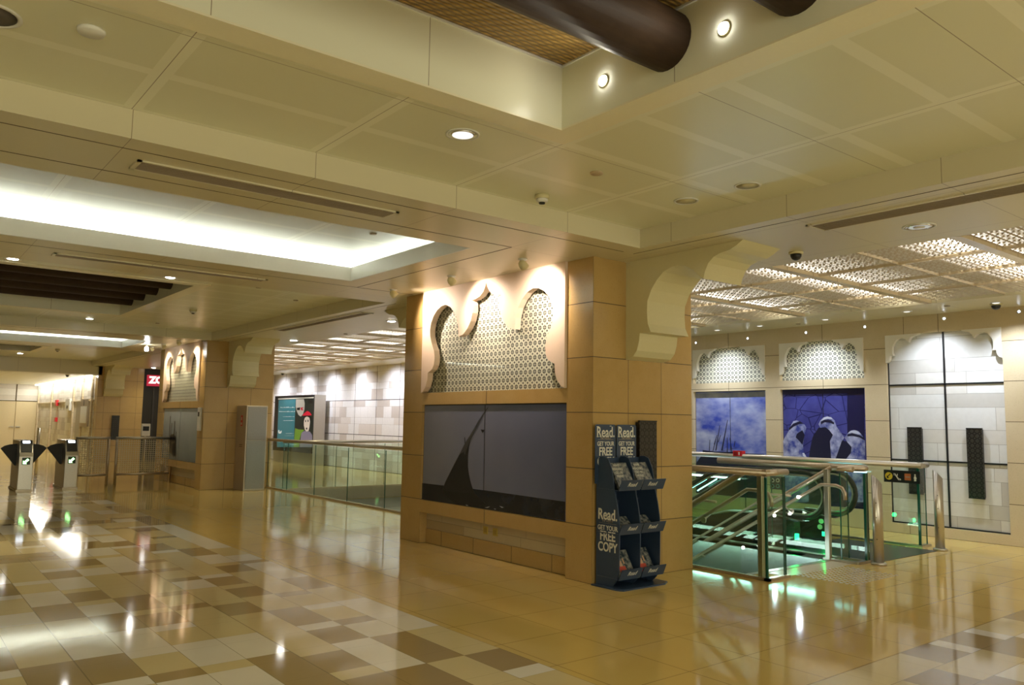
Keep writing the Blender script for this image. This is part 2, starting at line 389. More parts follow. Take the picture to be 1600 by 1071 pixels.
# ceiling boxes: soffit bands with raised coffers, coves and log recesses between them
def cove(x1, ya, yb):
    b = MB()
    b.box(X0, x1 + .02, yb - .02, yb + .0, ZS - .002, ZS + .17); b.box(x1, x1 + .02, ya, yb, ZS - .002, ZS + .17)
    b.box(X0, x1, yb, yb + .02, ZS, ZS + .17); b.build('trim_2', M['white'], kind='structure')
    t = MB(); t.box(X0, x1 + .279, yb + .22, yb + .239, ZS + .03, 3.66); t.box(x1 + .26, x1 + .279, ya - .05, yb + .239, ZS + .03, 3.66)
    t.box(X0, x1 + .28, yb + .021, yb + .22, ZS + .021, ZS + .05); t.box(x1 + .021, x1 + .28, ya, yb + .021, ZS + .021, ZS + .05)
    t.build('trim_3', M['white'], kind='structure')
    MB().box(X0, x1 + .30, ya, yb + .24, 3.65, 3.69).build('ceiling_cove', M['covec'], kind='structure')
def coffer(ya, yb, xr, rx, ry0, ry1, mat):
    b = MB(); T = 4.1
    b.box(X0, xr, ya, ry0, ZU, T); b.box(X0, xr, ry1, yb, ZU, T); b.box(rx, xr, ry0, ry1, ZU, T)
    b.build('ceiling_coffer', mat, kind='structure')
    r = MB(); g = .19
    r.box(X0, rx + g, ry1 - .0, ry1 + g, ZU - .012, ZU); r.box(rx, rx + g, ry0 - g, ry1, ZU - .012, ZU); r.box(X0, rx, ry0 - g, ry0, ZU - .012, ZU)
    r.build('trim_4', M['lip'], kind='structure')
    j = MB(); j.box(X0, rx + g + .008, ry1 + g, ry1 + g + .008, ZU - .003, ZU); j.box(rx + g, rx + g + .008, ry0 - g, ry1 + g, ZU - .003, ZU)
    j.build('trim_5', M['joint'], kind='structure')
    e = MB(); e.box(X0, rx, ry1 - .012, ry1, ZR - .012, ZR + .01); e.box(rx - .012, rx, ry0, ry1, ZR - .012, ZR + .01)
    e.build('trim_6', M['white'], kind='structure')
    MB().box(X0, rx, ry0, ry1, ZR, ZR + .03).build('ceiling_woven', M['weave'], kind='structure')
    y = ry1 - .90; k = 0
    while y > ry0 + .3:
        o = MB().tube([(X0 + .22, y, 3.765), (rx - .004, y, 3.765)], .168, 28).build('timber_log', M['log'])
        yield o, k; y -= .82; k += 1
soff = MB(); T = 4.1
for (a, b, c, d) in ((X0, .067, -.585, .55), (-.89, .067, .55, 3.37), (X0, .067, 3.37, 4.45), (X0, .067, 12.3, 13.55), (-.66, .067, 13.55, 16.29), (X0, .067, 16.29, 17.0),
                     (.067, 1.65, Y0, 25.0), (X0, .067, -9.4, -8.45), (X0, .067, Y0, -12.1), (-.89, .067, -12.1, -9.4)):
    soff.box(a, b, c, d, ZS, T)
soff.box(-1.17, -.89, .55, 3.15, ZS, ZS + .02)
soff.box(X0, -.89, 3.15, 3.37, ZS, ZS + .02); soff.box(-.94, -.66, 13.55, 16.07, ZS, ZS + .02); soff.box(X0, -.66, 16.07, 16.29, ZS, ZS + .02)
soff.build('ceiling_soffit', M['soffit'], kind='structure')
sj = MB()                                                  # dark joints between soffit boards
for y in (-.362, .24): sj.box(X0, .067 if y < 0 else -.9, y - .004, y + .004, ZS - .002, ZS + .001)
sj.box(.21, .218, Y0, -.362, ZS - .002, ZS + .001); sj.box(-.90, -.892, .24, 3.5, ZS - .002, ZS + .001); sj.box(X0, -.05, 3.495, 3.503, ZS - .002, ZS + .001)
sj.box(X0, .067, 12.52, 12.53, ZS - .002, ZS + .001); sj.box(.21, .218, 4.4, 25, ZS - .002, ZS + .001)
sj.build('trim_7', M['joint'], kind='structure')
cove(-1.19, .55, 3.13); cove(-.96, 13.55, 16.05)
WHICH = {0: 'nearest the lit recess corner', 1: 'second from the recess corner'}
for idx, (args) in enumerate(((-8.45, -.585, .067, -2.343, -6.6, -2.10, M['ceilA']), (4.45, 12.3, .067, -2.228, 6.0, 10.55, M['ceilB']), (17.0, 25.0, .067, -2.2, 19.7, 22.0, M['ceilB']))):
    nm = ('woven recess overhead', 'middle ceiling recess', 'farthest ceiling recess')[idx]
    for o, k in coffer(*args):
        ordn = ('first', 'second', 'third', 'fourth', 'fifth', 'sixth', 'seventh')[k]
        tag(o, f'dark timber log in the {nm}, {ordn} from its far edge', 'timber log', f'timber logs in the {nm}')
MB().box(X0, .42, 25.0, 25.35, 3.03, 4.1).build('wall_bulkhead', M['soffit'], kind='structure')
# corridor beyond the bulkhead
MB().box(X0, .3, 25.35, 38.3, 3.02, 3.1).build('ceiling_corridor', M['ceilB'], kind='structure')
# luminous ceiling over stairs and escalator
LX0, LX1, LY0, LY1 = 1.80, 5.62, -12.4, 24.6
cb = MB()
cb.box(1.65, LX0, Y0, 25, ZS, T); cb.box(LX1, XB, Y0, 25.3, ZS, T); cb.box(LX0, LX1, LY1, 25.3, ZS, T); cb.box(LX0, LX1, Y0, LY0, ZS, T)
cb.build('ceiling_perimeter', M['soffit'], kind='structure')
lp = MB().box(LX0, LX1, LY0, LY1, ZS + .035, ZS + .045).build('ceiling_lattice', M['latceil'], kind='structure')
MB().box(LX0, LX1, LY0, LY1, ZS + .24, ZS + .27).build('ceiling_plenum', M['white'], kind='structure')
gb = MB(); YB0 = -.87
ybars = [YB0 + 1.93 * k for k in range(-5, 13)]
for y in ybars:
    gb.box(LX0, LX1, y - .05, y + .05, ZS, ZS + .05)
    if y + .965 < LY1: gb.box(LX0, LX1, y + .965 - .008, y + .965 + .008, ZS + .018, ZS + .05)
for k in range(1, 4):
    x = LX0 + (LX1 - LX0) * k / 4; gb.box(x - .010, x + .010, LY0, LY1, ZS + .012, ZS + .05)
gb.build('trim_8', M['beigetrim'], kind='structure')
for k, y in enumerate(ybars):                              # glowing trays by each main bar; wider dim ones imitate light falling off
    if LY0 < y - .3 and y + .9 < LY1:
        for nm, wd, z_, st in (('fluorescent_tray', .13, .125, 'tray1'), ('glow_falloff_mid', .30, .14, 'tray2'), ('glow_falloff_outer', .50, .155, 'tray3')):
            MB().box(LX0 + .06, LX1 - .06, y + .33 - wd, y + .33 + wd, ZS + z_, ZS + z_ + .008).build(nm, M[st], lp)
# back wall and bays
bw = MB()
bw.box(XB + .12, XB + .3, Y0, YE - 12, -.0, T)
bw.build('wall_back', M['beige'], kind='structure')
bays = [(2.487, 4.10), (.652, 2.187), (-1.38, .287)]
class _PL:
    def box(s, *q): MB().box(*q).build('wall_bay', M['beige'], kind='structure')
pl = _PL()
edges = [(-6.0, -1.38), (.287, .652), (2.187, 2.487), (4.10, 4.45)]
for a, b in edges: pl.box(XB, XB + .12, a, b, 0, ZS)
for a, b in bays: pl.box(XB, XB + .12, a, b, 3.055, ZS)
for a, b in bays[:2]: pl.box(XB, XB + .12, a, b, 2.243, 2.40); pl.box(XB, XB + .12, a, b, 0, .30)
pl.box(XB, XB + .12, -1.38, .287, 0, .15)
MB().box(XB + .06, XB + .12, -1.38, .287, .15, 3.055).build('wall_recess', M['mosaicR'], kind='structure')
bj = MB(); bj.box(XB + .045, XB + .062, -.575, -.550, .15, 3.055)
for z in (2.27, 1.115): bj.box(XB + .045, XB + .062, -1.38, .287, z - .012, z + .012)
bj.box(XB + .045, XB + .062, .272, .287, .15, 2.62); bj.box(XB + .04, XB + .062, -1.38, .287, .15, .17); bj.build('trim_9', M['black'], kind='structure')
vj = MB()
for y in (3.27, 1.37, -.52): vj.box(XB - .002, XB + .01, y - .0035, y + .0035, 3.055, ZS)
for y in (3.27, 1.37): vj.box(XB - .002, XB + .01, y - .0035, y + .0035, 2.243, 2.40)
vj.build('trim_10', M['joint'], kind='structure')
MB().box(XB, XB + .12, 4.45, 26.2, 0, ZS).build('wall_mosaic', M['mosaicL'], kind='structure')
MB().box(X0, X0 + .2, Y0, YE, 0, T).build('wall_west', M['beige'], kind='structure')
# piers of the arcade
def pier(y0, y1, name, tall=True):
    B = lambda *q: MB().box(*q).build(name, M['tan'], kind='structure')
    if tall:
        a, c = y0 + .392, y1 - .49
        B(0, 1.57, y0, a, 0, ZS); B(0, 1.57, c, y1, 0, ZS); B(.12, 1.57, a, c, .565, ZS); B(.16, 1.57, a, c, .185, .565)
        B(0, .12, a, c, 1.815, 1.97); B(0, .16, a, c, .405, .565); B(.10, 1.57, a, c, 0, .185)
    else: B(0, 1.57, y0, y1, 0, ZS)
    if tall:
        MB().box(.11, .16, a, c, .185, .41).build('wall_plinth', M['sillstone'], kind='structure')
        m = (a + c) / 2; j = MB(); j.box(-.002, .01, m - .004, m + .004, 1.815, 1.97); j.box(-.002, .01, m - .004, m + .004, .405, .565)
        for k in (-1.1, -.4, .35, 1.05): j.box(.098, .104, m + k - .003, m + k + .003, 0, .185)
        j.build('trim_11', M['joint'], kind='structure')
pier(0, 3.73, 'wall_pier'); pier(12.35, 16.05, 'wall_pier_far'); pier(-13, -8.75, 'wall_pier_near', False)
MB().box(.3, 1.80, 25.0, 25.4, 0, ZS).build('wall_pier_end', M['tan'], kind='structure')
MB().box(.3, .5, 25.4, 38.2, 2.12, 3.02).box(.3, .5, 25.4, 27.4, 0, 2.12).box(.3, .5, 28.6, 38.2, 0, 2.12).build('wall_corridor', M['mosaicC'], kind='structure')
MB().box(.3, .5, 27.4, 28.6, 0, 2.12).build('wall_corridor_panel', plain('lift_panel', (.45, .42, .36), .35, .6), kind='structure')
MB().box(X0, .5, 38.0, 38.3, 2.25, 3.1).build('wall_end', M['mosaicC'], kind='structure')
ej = MB(); ej.box(-.62, -.58, 37.98, 38.0, 2.25, 3.02); ej.box(-3, .3, 37.98, 38.0, 2.22, 2.26); ej.box(.27, .30, 34.0, 34.1, 0, 3.0); ej.build('trim_12', M['joint'], kind='structure')
MB().box(X0, .5, 38.05, 38.3, 0, 2.25).build('wall_end_lower', plain('door_paint', (.66, .54, .31), .5), kind='structure')
cs = MB()
for y in (25.6, 27.3, 29.0, 33.9, 37.6): cs.box(.24, .30, y, y + .16, 0, 3.02)
cs.box(.26, .30, 25.4, 38, 2.12, 2.16); cs.build('trim_13', M['beige'], kind='structure')
area((.12, 31.5, 2.95), (0, math.radians(20), 0), .08, 12, 90, (1, .97, .88))
MB().box(.10, .22, 25.5, 37.8, 2.985, 3.01).build('trim_14', emis('slot_light', (1, .98, .9), 8), kind='structure')
# ------------------------------------------------------------------ arch outlines
ENDP = [(0, 2.28), (.10, 2.31), (.157, 2.37), (.187, 2.46), (.198, 2.55), (.350, 2.55), (.308, 2.64), (.298, 2.76), (.305, 2.88), (.358, 2.99), (.43, 3.08), (.52, 3.155), (.62, 3.192), (.70, 3.197),
        (.80, 3.178), (.90, 3.125), (.975, 3.055), (1.025, 3.02), (1.045, 3.09), (1.085, 3.165), (1.15, 3.215), (1.225, 3.241), (1.335, 3.255), (1.407, 3.285), (1.45, 3.31), (1.485, 3.329)]
def spandrel(name, yp, sgn, x0, x1, mat, parent=None, sd=1, zb=None, zt=None):
    P = []
    for d, z in ENDP:
        zz = z if zb is None else zb + (z - 2.28) / 1.05 * (zt - zb)
        P.append((yp + sgn * d * sd, zz))
    P.append((yp, ZS - .001 if zt is None else zt))
    return MB().prism(P, 'x', x0, x1).build(name, mat, parent)
def sp(yp, sgn, label):
    o = spandrel('arch_spandrel', yp, sgn, .486, 1.09, M['cream']); tag(o, label, 'arch spandrel')
sp(-.001, -1, 'large cream scalloped arch bracket on the main pier above the magazine stand')
sp(3.731, 1, 'cream scalloped arch bracket on the far side of the main pier, beside the grey mural')
sp(12.349, -1, 'cream scalloped arch bracket on the second pier above the steel cabinet')
sp(-8.749, 1, 'cream scalloped arch bracket on the near pier out of view to the right')
sp(24.999, -1, 'cream scalloped bracket on the farthest pier left of the dark shop front')
HALF = [(1.42, 1.97), (1.37, 1.99), (1.31, 2.05), (1.27, 2.14), (1.262, 2.235), (1.165, 2.275), (1.12, 2.33), (1.105, 2.42), (1.125, 2.52), (1.185, 2.62), (1.225, 2.71), (1.235, 2.80), (1.215, 2.89),
        (1.16, 2.98), (1.08, 3.05), (.98, 3.095), (.88, 3.105), (.78, 3.07), (.69, 3.00), (.62, 2.91), (.58, 2.80), (.565, 2.665), (.47, 2.685), (.38, 2.75), (.31, 2.84), (.275, 2.94), (.27, 3.04), (.30, 3.10),
        (.22, 3.105), (.13, 3.13), (.06, 3.18), (.025, 3.23), (0, 3.29)]
def arch_panel(yc, lo, hi, label, slats=False):
    t = thing('scalloped_arch', label, 'arch', (0, yc, 0))
    P = [(d, z) for d, z in HALF]; w0 = 1.424
    for s, nm in ((-1, 'arch_half'), (1, 'arch_half')):
        Q = [(s * d, z) for d, z in P] + [(0, ZS), (s * w0, ZS)]
        MB().prism(Q, 'x', -.035, .05).build(nm, M['archcream'], t)
    if slats:
        n = NT('slatted_screen'); x, y, z = n.pos(); m = n.line(z, .075, 0, .006); n.fin(n.mix(m, (.66, .66, .54), (.10, .10, .08)), .45)
        MB().box(.085, .118, -w0, w0, 1.97, ZS).build('slatted_screen', n.m, t)
    else:
        MB().box(.085, .118, -w0, w0, 1.97, ZS).build('lattice_screen', M['lattice'], t)
    MB().box(.062, .068, -w0, w0, 1.97, ZS).build('glass_pane', M['clear'], t)
    return t
arch_panel(1.816, 0, 0, 'tall cream scalloped arch panel over the grey sailing mural with pierced white screen')
arch_panel(14.15, 0, 0, 'distant cream scalloped arch panel over the pale mural with slatted screen', True)
# ------------------------------------------------------------------ murals
def poly(par, name, mat, ax, val, pts, th=.0015, raw=False):
    Q = []
    for p in pts:
        if raw: Q.append(p); continue
        v = on(ax, val, *p); Q.append((v.y, v.z) if ax == 'x' else (v.x, v.z))
    return MB().prism(Q, ax, val, val + th).build(name, mat, par)
def skymat(name, a, b, scale=1.5, detail=6, thr=(.35, .65), stretch=1.0):
    n = NT(name); x, y, z = n.pos(); f = n.noise(scale, detail, n.comb(x, y, n.ma('MULTIPLY', z, stretch)), .55)
    f = n.ma('DIVIDE', n.ma('SUBTRACT', f, thr[0]), thr[1] - thr[0], clamp=True)
    return n.fin(n.mix(f, a, b), .18)
t = thing('sailing_mural', 'wide grey photo mural of a lateen sailing boat on the main pier', 'mural', (0, 0, 0))
n = NT('grey_sky_print'); x, y, z = n.pos(); g = n.ma('DIVIDE', n.ma('SUBTRACT', y, .39), 2.84, clamp=True)
f = n.noise(1.2, 4); ff = n.ma('ADD', n.ma('MULTIPLY', g, .7), n.ma('MULTIPLY', f, .35), clamp=True)
skyM = n.fin(n.mix(ff, (.085, .10, .19), (.24, .255, .33)), .16)
MB().box(.03, .115, .396, 3.236, .569, 1.811).build('backing_board', M['black'], t)
xm = .026
for (a, b) in ((.405, 1.864), (1.884, 3.225)): MB().box(xm, .03, a, b, .575, 1.800).build('print_panel', skyM, t)
seaM = skymat('dark_sea_print', (.005, .007, .012), (.020, .024, .034), 6, 5)
poly(t, 'sea', seaM, 'x', xm - .002, [(657.5, 755), (700, 760), (760, 767), (883, 784.5), (882.5, 814), (757, 796), (657, 780)])
def mp(x, y): return (640 + x / 5.1, 620 + y / 5.1)
sailM = plain('dark_sail_print', (.010, .011, .013), .3)
hl = plain('sail_sheen_print', (.045, .046, .05), .3); wht = plain('foam_print', (.4, .4, .4), .4)
poly(t, 'sail', sailM, 'x', xm - .004, [mp(*p) for p in [(626, 82), (605, 110), (560, 180), (520, 245), (480, 310), (440, 375), (405, 445), (360, 530), (320, 610), (285, 680), (262, 742), (300, 758), (400, 765), (500, 770), (520, 765),
     (502, 735), (485, 680), (472, 620), (464, 560), (464, 480), (472, 400), (490, 330), (515, 260), (550, 190), (590, 130), (622, 95)]])
poly(t, 'sail_sheen', hl, 'x', xm - .006, [mp(*p) for p in [(608, 112), (560, 200), (515, 285), (470, 380), (440, 470), (430, 440), (400, 460), (440, 380), (480, 310), (530, 235), (575, 160)]])
poly(t, 'pennant', sailM, 'x', xm - .004, [mp(*p) for p in [(567, 262), (596, 265), (590, 280), (580, 290), (574, 280)]])
poly(t, 'mast_tip', sailM, 'x', xm - .004, [mp(*p) for p in [(436, 325), (440, 325), (443, 372), (438, 374)]])
poly(t, 'hull', plain('hull_print', (.006, .006, .007), .4), 'x', xm - .005, [mp(*p) for p in [(262, 745), (300, 752), (420, 765), (520, 768), (600, 850), (560, 870), (450, 860), (340, 840), (290, 800)]])
for q in ([(598, 885), (640, 877), (620, 888)], [(715, 872), (750, 884), (735, 888)], [(670, 893), (690, 897), (680, 900)], [(445, 862), (470, 868), (455, 870)]):
    poly(t, 'wave_crest', wht, 'x', xm - .006, [mp(*p) for p in q])
# second pier mural
t = thing('harbour_mural', 'small pale blue-grey harbour mural on the second pier beyond the mesh barrier', 'mural')
n = NT('pale_harbour_print'); x, y, z = n.pos(); g = n.ma('DIVIDE', n.ma('SUBTRACT', z, .59), 1.2, clamp=True)
hp = n.fin(n.mix(n.ma('ADD', n.ma('MULTIPLY', g, .8), n.ma('MULTIPLY', n.noise(2.5), .2), clamp=True), (.10, .15, .20), (.52, .60, .64)), .15)
MB().box(.03, .115, 12.746, 15.556, .569, 1.811).build('backing_board', M['black'], t)
for a, b in ((12.76, 14.14), (14.155, 15.545)): MB().box(.026, .03, a, b, .575, 1.80).build('print_panel', hp, t)
for (a, b, h) in ((14.95, 15.0, 1.62), (14.8, 14.84, 1.45), (14.55, 14.62, 1.5), (14.4, 14.45, 1.25)): MB().box(.022, .024, a, b, .62, h).build('mast', sailM, t)
MB().prism([(15.1, .75), (14.3, .65), (14.4, 1.1), (14.6, 1.2), (14.9, 1.15), (15.05, 1.0)], 'x', .022, .024).build('hull', sailM, t)
# back wall murals
for k, (a, b) in enumerate(bays[:2]):
    t = thing('blue_mural', ('blue cloudy sky mural with dhow masts in the back wall bay', 'dark blue mural of men in white headdresses in the back wall bay')[k], 'mural')
    MB().box(XB + .07, XB + .118, a, b, .30, 2.243).build('backing_board', M['black'], t)
    m = (a + b) / 2
    if k == 0: pm = skymat('blue_cloud_print', (.05, .085, .50), (.50, .55, .78), 1.7, 7, (.32, .68), 1.8)
    else:
        n = NT('blue_masonry_print'); x, y, z = n.pos(); v = n.N.new('ShaderNodeTexVoronoi'); v.feature = 'DISTANCE_TO_EDGE'; v.inputs['Scale'].default_value = 3.2
        n.L.new(n.comb(0, y, n.ma('MULTIPLY', z, 1.4)), v.inputs['Vector'])
        e = n.ma('LESS_THAN', v.outputs['Distance'], .02); f = n.noise(2.5, 5)
        c = n.mix(f, (.012, .012, .10), (.11, .12, .50)); c = n.mix(n.ma('MULTIPLY', e, .7), c, (.01, .01, .06))
        pm = n.fin(c, .18)
    for (c, d) in ((a + .012, m - .006), (m + .006, b - .012)): MB().box(XB + .065, XB + .07, c, d, .31, 2.232).build('print_panel', pm, t)
    xp = XB + .062
    def zp(x, y): return (1080 + x / 5.33, 560 + y / 5.33)
    if k == 0:
        hz = skymat('dim_top_print', (.20, .22, .30), (.34, .36, .40), 4)
        poly(t, 'sky_top', hz, 'x', xp, [zp(*p) for p in [(25, 295), (612, 278), (612, 320), (25, 335)]])
        ds = plain('dhow_print', (.012, .014, .05), .4)
        for (x0, y0, x1, y1, w_) in ((255, 770, 303, 515, 6), (205, 770, 238, 560, 5), (150, 775, 155, 680, 3), (180, 775, 215, 640, 3), (225, 700, 245, 640, 3), (300, 790, 300, 660, 4), (340, 790, 322, 665, 3), (355, 740, 365, 690, 3), (380, 745, 205, 785, 5), (190, 720, 215, 640, 2)):
            poly(t, 'mast', ds, 'x', xp, [zp(x0 - w_, y0), zp(x1 - 2, y1), zp(x1 + 2, y1), zp(x0 + w_, y0)])
        poly(t, 'hull', ds, 'x', xp, [zp(*p) for p in [(95, 765), (130, 770), (200, 780), (350, 782), (480, 795), (610, 800), (612, 1500), (22, 1500), (22, 900), (95, 800)]])
        ds2 = skymat('dark_water_print', (.012, .02, .07), (.04, .06, .16), 5)
    else:
        dk = plain('dark_robe_print', (.010, .010, .045), .4); dk2 = plain('shadow_wall_print', (.012, .012, .07), .3)
        lt = skymat('white_cloth_print', (.06, .08, .36), (.48, .52, .80), 7, 4, (.35, .65)); br = plain('bright_cloth_print', (.60, .64, .85), .4)
        poly(t, 'doorway', dk2, 'x', xp + .001, [zp(*p) for p in [(1300, 290), (1440, 290), (1448, 2000), (1300, 2000)]])
        poly(t, 'sky_top', dk2, 'x', xp + .001, [zp(*p) for p in [(748, 262), (1438, 255), (1438, 290), (748, 305)]])
        poly(t, 'robe', dk, 'x', xp, [zp(*p) for p in [(1100, 570), (1060, 580), (1010, 660), (990, 760), (970, 900), (950, 2000), (1450, 2000), (1450, 800), (1330, 700), (1270, 690), (1230, 640), (1180, 580)]])
        poly(t, 'headscarf', lt, 'x', xp - .002, [zp(*p) for p in [(1100, 495), (1130, 484), (1165, 490), (1195, 520), (1210, 570), (1240, 610), (1275, 660), (1250, 700), (1230, 760), (1205, 830), (1170, 900), (1160, 760), (1155, 690), (1180, 640), (1150, 600), (1120, 575), (1075, 580), (1060, 550), (1075, 520)]])
        poly(t, 'headband', dk, 'x', xp - .004, [zp(*p) for p in [(1078, 530), (1110, 512), (1160, 515), (1190, 535), (1188, 552), (1150, 535), (1110, 535), (1082, 552)]])
        poly(t, 'headscarf', lt, 'x', xp - .002, [zp(*p) for p in [(850, 525), (880, 518), (915, 530), (945, 555), (958, 578), (945, 640), (930, 720), (935, 780), (965, 830), (980, 1200), (750, 1200), (750, 720), (780, 660), (815, 600), (835, 550)]])
        poly(t, 'headband', dk, 'x', xp - .004, [zp(*p) for p in [(812, 585), (850, 545), (905, 525), (935, 545), (900, 548), (850, 572), (818, 600)]])
        poly(t, 'robe_fold', dk, 'x', xp - .004, [zp(*p) for p in [(925, 600), (945, 640), (925, 720), (900, 690), (870, 660), (880, 630)]])
        poly(t, 'headscarf', lt, 'x', xp - .002, [zp(*p) for p in [(1325, 605), (1355, 597), (1395, 610), (1425, 645), (1448, 690), (1448, 760), (1448, 1200), (1290, 1200), (1290, 840), (1330, 790), (1335, 740), (1300, 700), (1278, 660), (1300, 630)]])
        poly(t, 'headband', dk, 'x', xp - .004, [zp(*p) for p in [(1300, 635), (1340, 625), (1400, 640), (1440, 665), (1445, 685), (1400, 660), (1340, 648), (1302, 652)]])
        poly(t, 'headband', br, 'x', xp - .003, [zp(*p) for p in [(1305, 625), (1335, 603), (1375, 604), (1415, 632), (1380, 630), (1335, 620)]])
        poly(t, 'robe_fold', br, 'x', xp - .003, [zp(*p) for p in [(925, 790), (940, 790), (968, 840), (960, 850), (930, 810)]])
        poly(t, 'robe_fold', br, 'x', xp - .003, [zp(*p) for p in [(1105, 495), (1135, 486), (1165, 494), (1180, 510), (1130, 505), (1085, 520)]])
# arch screens and brackets on the back wall
for k, (a, b) in enumerate(bays):
    t = thing('wall_arch', ('cream scalloped arch with pierced screen above the cloudy sky mural', 'cream scalloped arch with pierced screen above the mural of headdresses', 'pair of cream scalloped brackets over the pale block recess')[k], 'wall arch')
    zb = 2.50 if k < 2 else 2.62
    spandrel('bracket', a, 1, XB - .02, XB + .05, M['bracket'], t, .36, zb, 3.055); spandrel('bracket', b, -1, XB - .02, XB + .05, M['bracket'], t, .36, zb, 3.055)
    if k < 2: MB().box(XB + .075, XB + .118, a, b, 2.40, 3.055).build('lattice_screen', M['lattice'], t)
# fretwork wall lamps
def sconce(loc, rz, label, w_=.215, h=1.01):
    t = thing('wall_lamp', label, 'wall lamp', loc, rz=rz)
    MB().box(-w_ / 2, w_ / 2, -.07, -.045, 0, h).build('fret_screen', M['fret'], t)
    MB().box(-w_ / 2 + .01, w_ / 2 - .01, -.045, -.001, .02, h - .02).build('housing', M['black'], t)
    MB().box(-w_ / 2, w_ / 2, -.075, -.07, h - .012, h).build('top_rim', M['black'], t); MB().box(-w_ / 2, w_ / 2, -.075, -.07, 0, .012).build('bottom_rim', M['black'], t)
    return t
sconce((XB + .06, -.115, .61), -math.pi / 2, 'black fretwork wall lamp behind the black direction sign')
sconce((XB + .06, -.965, .61), -math.pi / 2, 'black fretwork wall lamp on pale blocks nearest the right edge')
sconce((.76, 0, .72), 0, 'black fretwork wall lamp behind the magazine stand', .27, .92)
sconce((.93, 25.0, .77), 0, 'black narrow wall lamp on the farthest pier behind the barriers', .25, .85)
# ------------------------------------------------------------------ ceiling fittings
def downlight(loc, r, label, lit=True, power=0, group=None):
    t = thing('downlight', label, 'downlight', loc, group)
    MB().lathe([(r * .86, -.001), (r * .86, -.006), (r, -.006), (r, .0)], n=28).build('rim_ring', M['white'], t)
    MB().lathe([(r * .85, -.007), (r * .6, -.0075)], n=28).build('reflector', M['chrome'], t)
    if lit: MB().lathe([(r * .62, -.009), (r * .5, -.012), (.001, -.013)], n=20).build('lamp', M['bulb'] if lit is True else lit, t)
    else: MB().lathe([(r * .35, -.009), (r * .3, -.011), (.001, -.012)], n=20).build('lamp', M['white'], t)
    if power: spot((loc[0], loc[1], loc[2] - .03), (loc[0], loc[1], 0), power, 120, WARM, 1, .06)
    return t
dim = emis('lamp_dim', (1, .97, .9), .75)
downlight((-2.773, -1.589, ZU), .115, 'large round downlight in the front coffer above the grey mural', dim, 45)
downlight((1.184, -2.773, ZS), .135, 'large unlit round downlight beside the pierced luminous ceiling', False, 0)
downlight((-2.675, 5.57, ZU), .10, 'small lit downlight at the corner of the middle log recess', True, 45)
downlight((-4.53, 5.57, ZU), .10, 'small lit downlight at the left picture edge over the middle recess', True, 45)
downlight((-2.534, 11.628, ZU), .10, 'small lit downlight beyond the middle log recess', True, 45)
downlight((-2.30, 23.3, ZU), .12, 'tiny lit downlight beyond the farthest log recess', True, 45)
downlight((1.40, 10.873, ZS), .12, 'lit downlight inside the arcade above the second pier railing', True, 50)
downlight((1.233, 6.291, ZS), .11, 'lit downlight inside the arcade beside the main pier bracket', True, 50)
downlight((1.9, 24.2, ZS), .12, 'flat lit downlight in front of the dark shop front', True, 50)
for x, y in ((-4.6, -8.9), (-7, -1.6), (-7.2, 5.0), (-2.7, -8.2), (-8, -6)): spot((x, y, ZS), (x, y, 0), 60, 130, WARM, 1, .06)
for k, (px, py) in enumerate(((1300, 501), (1423, 488), (1165, 506), (1575, 478), (1100, 513))):
    p = on('z', ZS, px, py); p.x = 6.15
    downlight((p.x, p.y, ZS), .075, ('flat downlight over the mural of headdresses', 'flat downlight above the pale block recess', 'flat downlight over the cloudy sky mural', 'flat downlight beside the dome camera near the right edge', 'flat downlight nearest the main pier edge over the sky mural')[k], dim, 0)
def flush(name, loc, r, mat, label, cat, h=.012, group=None):
    o = MB().lathe([(r, 0), (r, -h * .5), (r * .92, -h), (.001, -h)], n=28).build(name, mat); o.location = loc; return tag(o, label, cat, group)
def speaker(loc, r, label, mat=None):
    t = thing('ceiling_speaker', label, 'speaker', loc)
    MB().lathe([(r * .85, -.001), (r * .88, -.009), (r, -.006), (r, 0)], n=28).build('rim_ring', M['white'], t)
    MB().lathe([(r * .84, -.004), (.001, -.006)], n=28).build('grille', mat or M['cream'], t)
speaker((-.386, -2.151, ZU), .105, 'flat round ceiling speaker right of its twin near the coffer edge')
speaker((-.402, -1.543, ZU), .105, 'flat round ceiling speaker left of its twin, nearer the main pier')
speaker((-5.43, -1.42, ZU), .14, 'dark round ceiling speaker cut by the top left corner', plain('speaker_dark', (.12, .10, .08), .6))
flush('ceiling_disc', (-5.013, -1.561, ZU), .065, M['white'], 'small white disc on the coffer near the top left corner', 'cover plate', .02)
flush('ceiling_disc', (-1.522, -1.59, ZU), .05, plain('plate_tan', (.55, .42, .26), .4), 'small tan disc between the large downlight and the speakers', 'cover plate', .012)
for (px, py, z, lb) in ((583, 365, 3.65, 'small dark disc inside the bright light cove'), (404, 449, ZU, 'small dark disc in the middle coffer below the light cove'), (246, 505, ZU, 'small dark disc left of the far smoke detector'), (1247, 506, ZS, 'small dark disc over the back wall between downlights'), (1480, 478, ZS, 'small dark disc near the right dome camera'),
                    (462, 469, ZU, 'faint flat disc in the middle coffer'), (540, 522, ZS, 'small dark disc by the arcade vent')):
    p = on('z', z, px, py)
    flush('ceiling_disc', (p.x, p.y, z), .04, M['brassgrey'], lb, 'cover plate')
def smoke(loc, label):
    t = thing('smoke_detector', label, 'smoke detector', loc)
    MB().lathe([(.062, 0), (.062, -.03), (.055, -.035)], n=24).build('base', M['cream'], t)
    MB().lathe([(.05, -.035), (.052, -.045), (.045, -.06), (.03, -.065)], n=24).build('sensor_head', M['white'], t)
    MB().lathe([(.028, -.065), (.024, -.078), (.001, -.08)], n=16).build('cap', M['black'], t)
smoke((-1.44, -.854, ZU), 'white smoke detector near the coffer corner by the main pier')
smoke((-1.408, 8.746, ZU), 'cream smoke detector on the middle coffer')
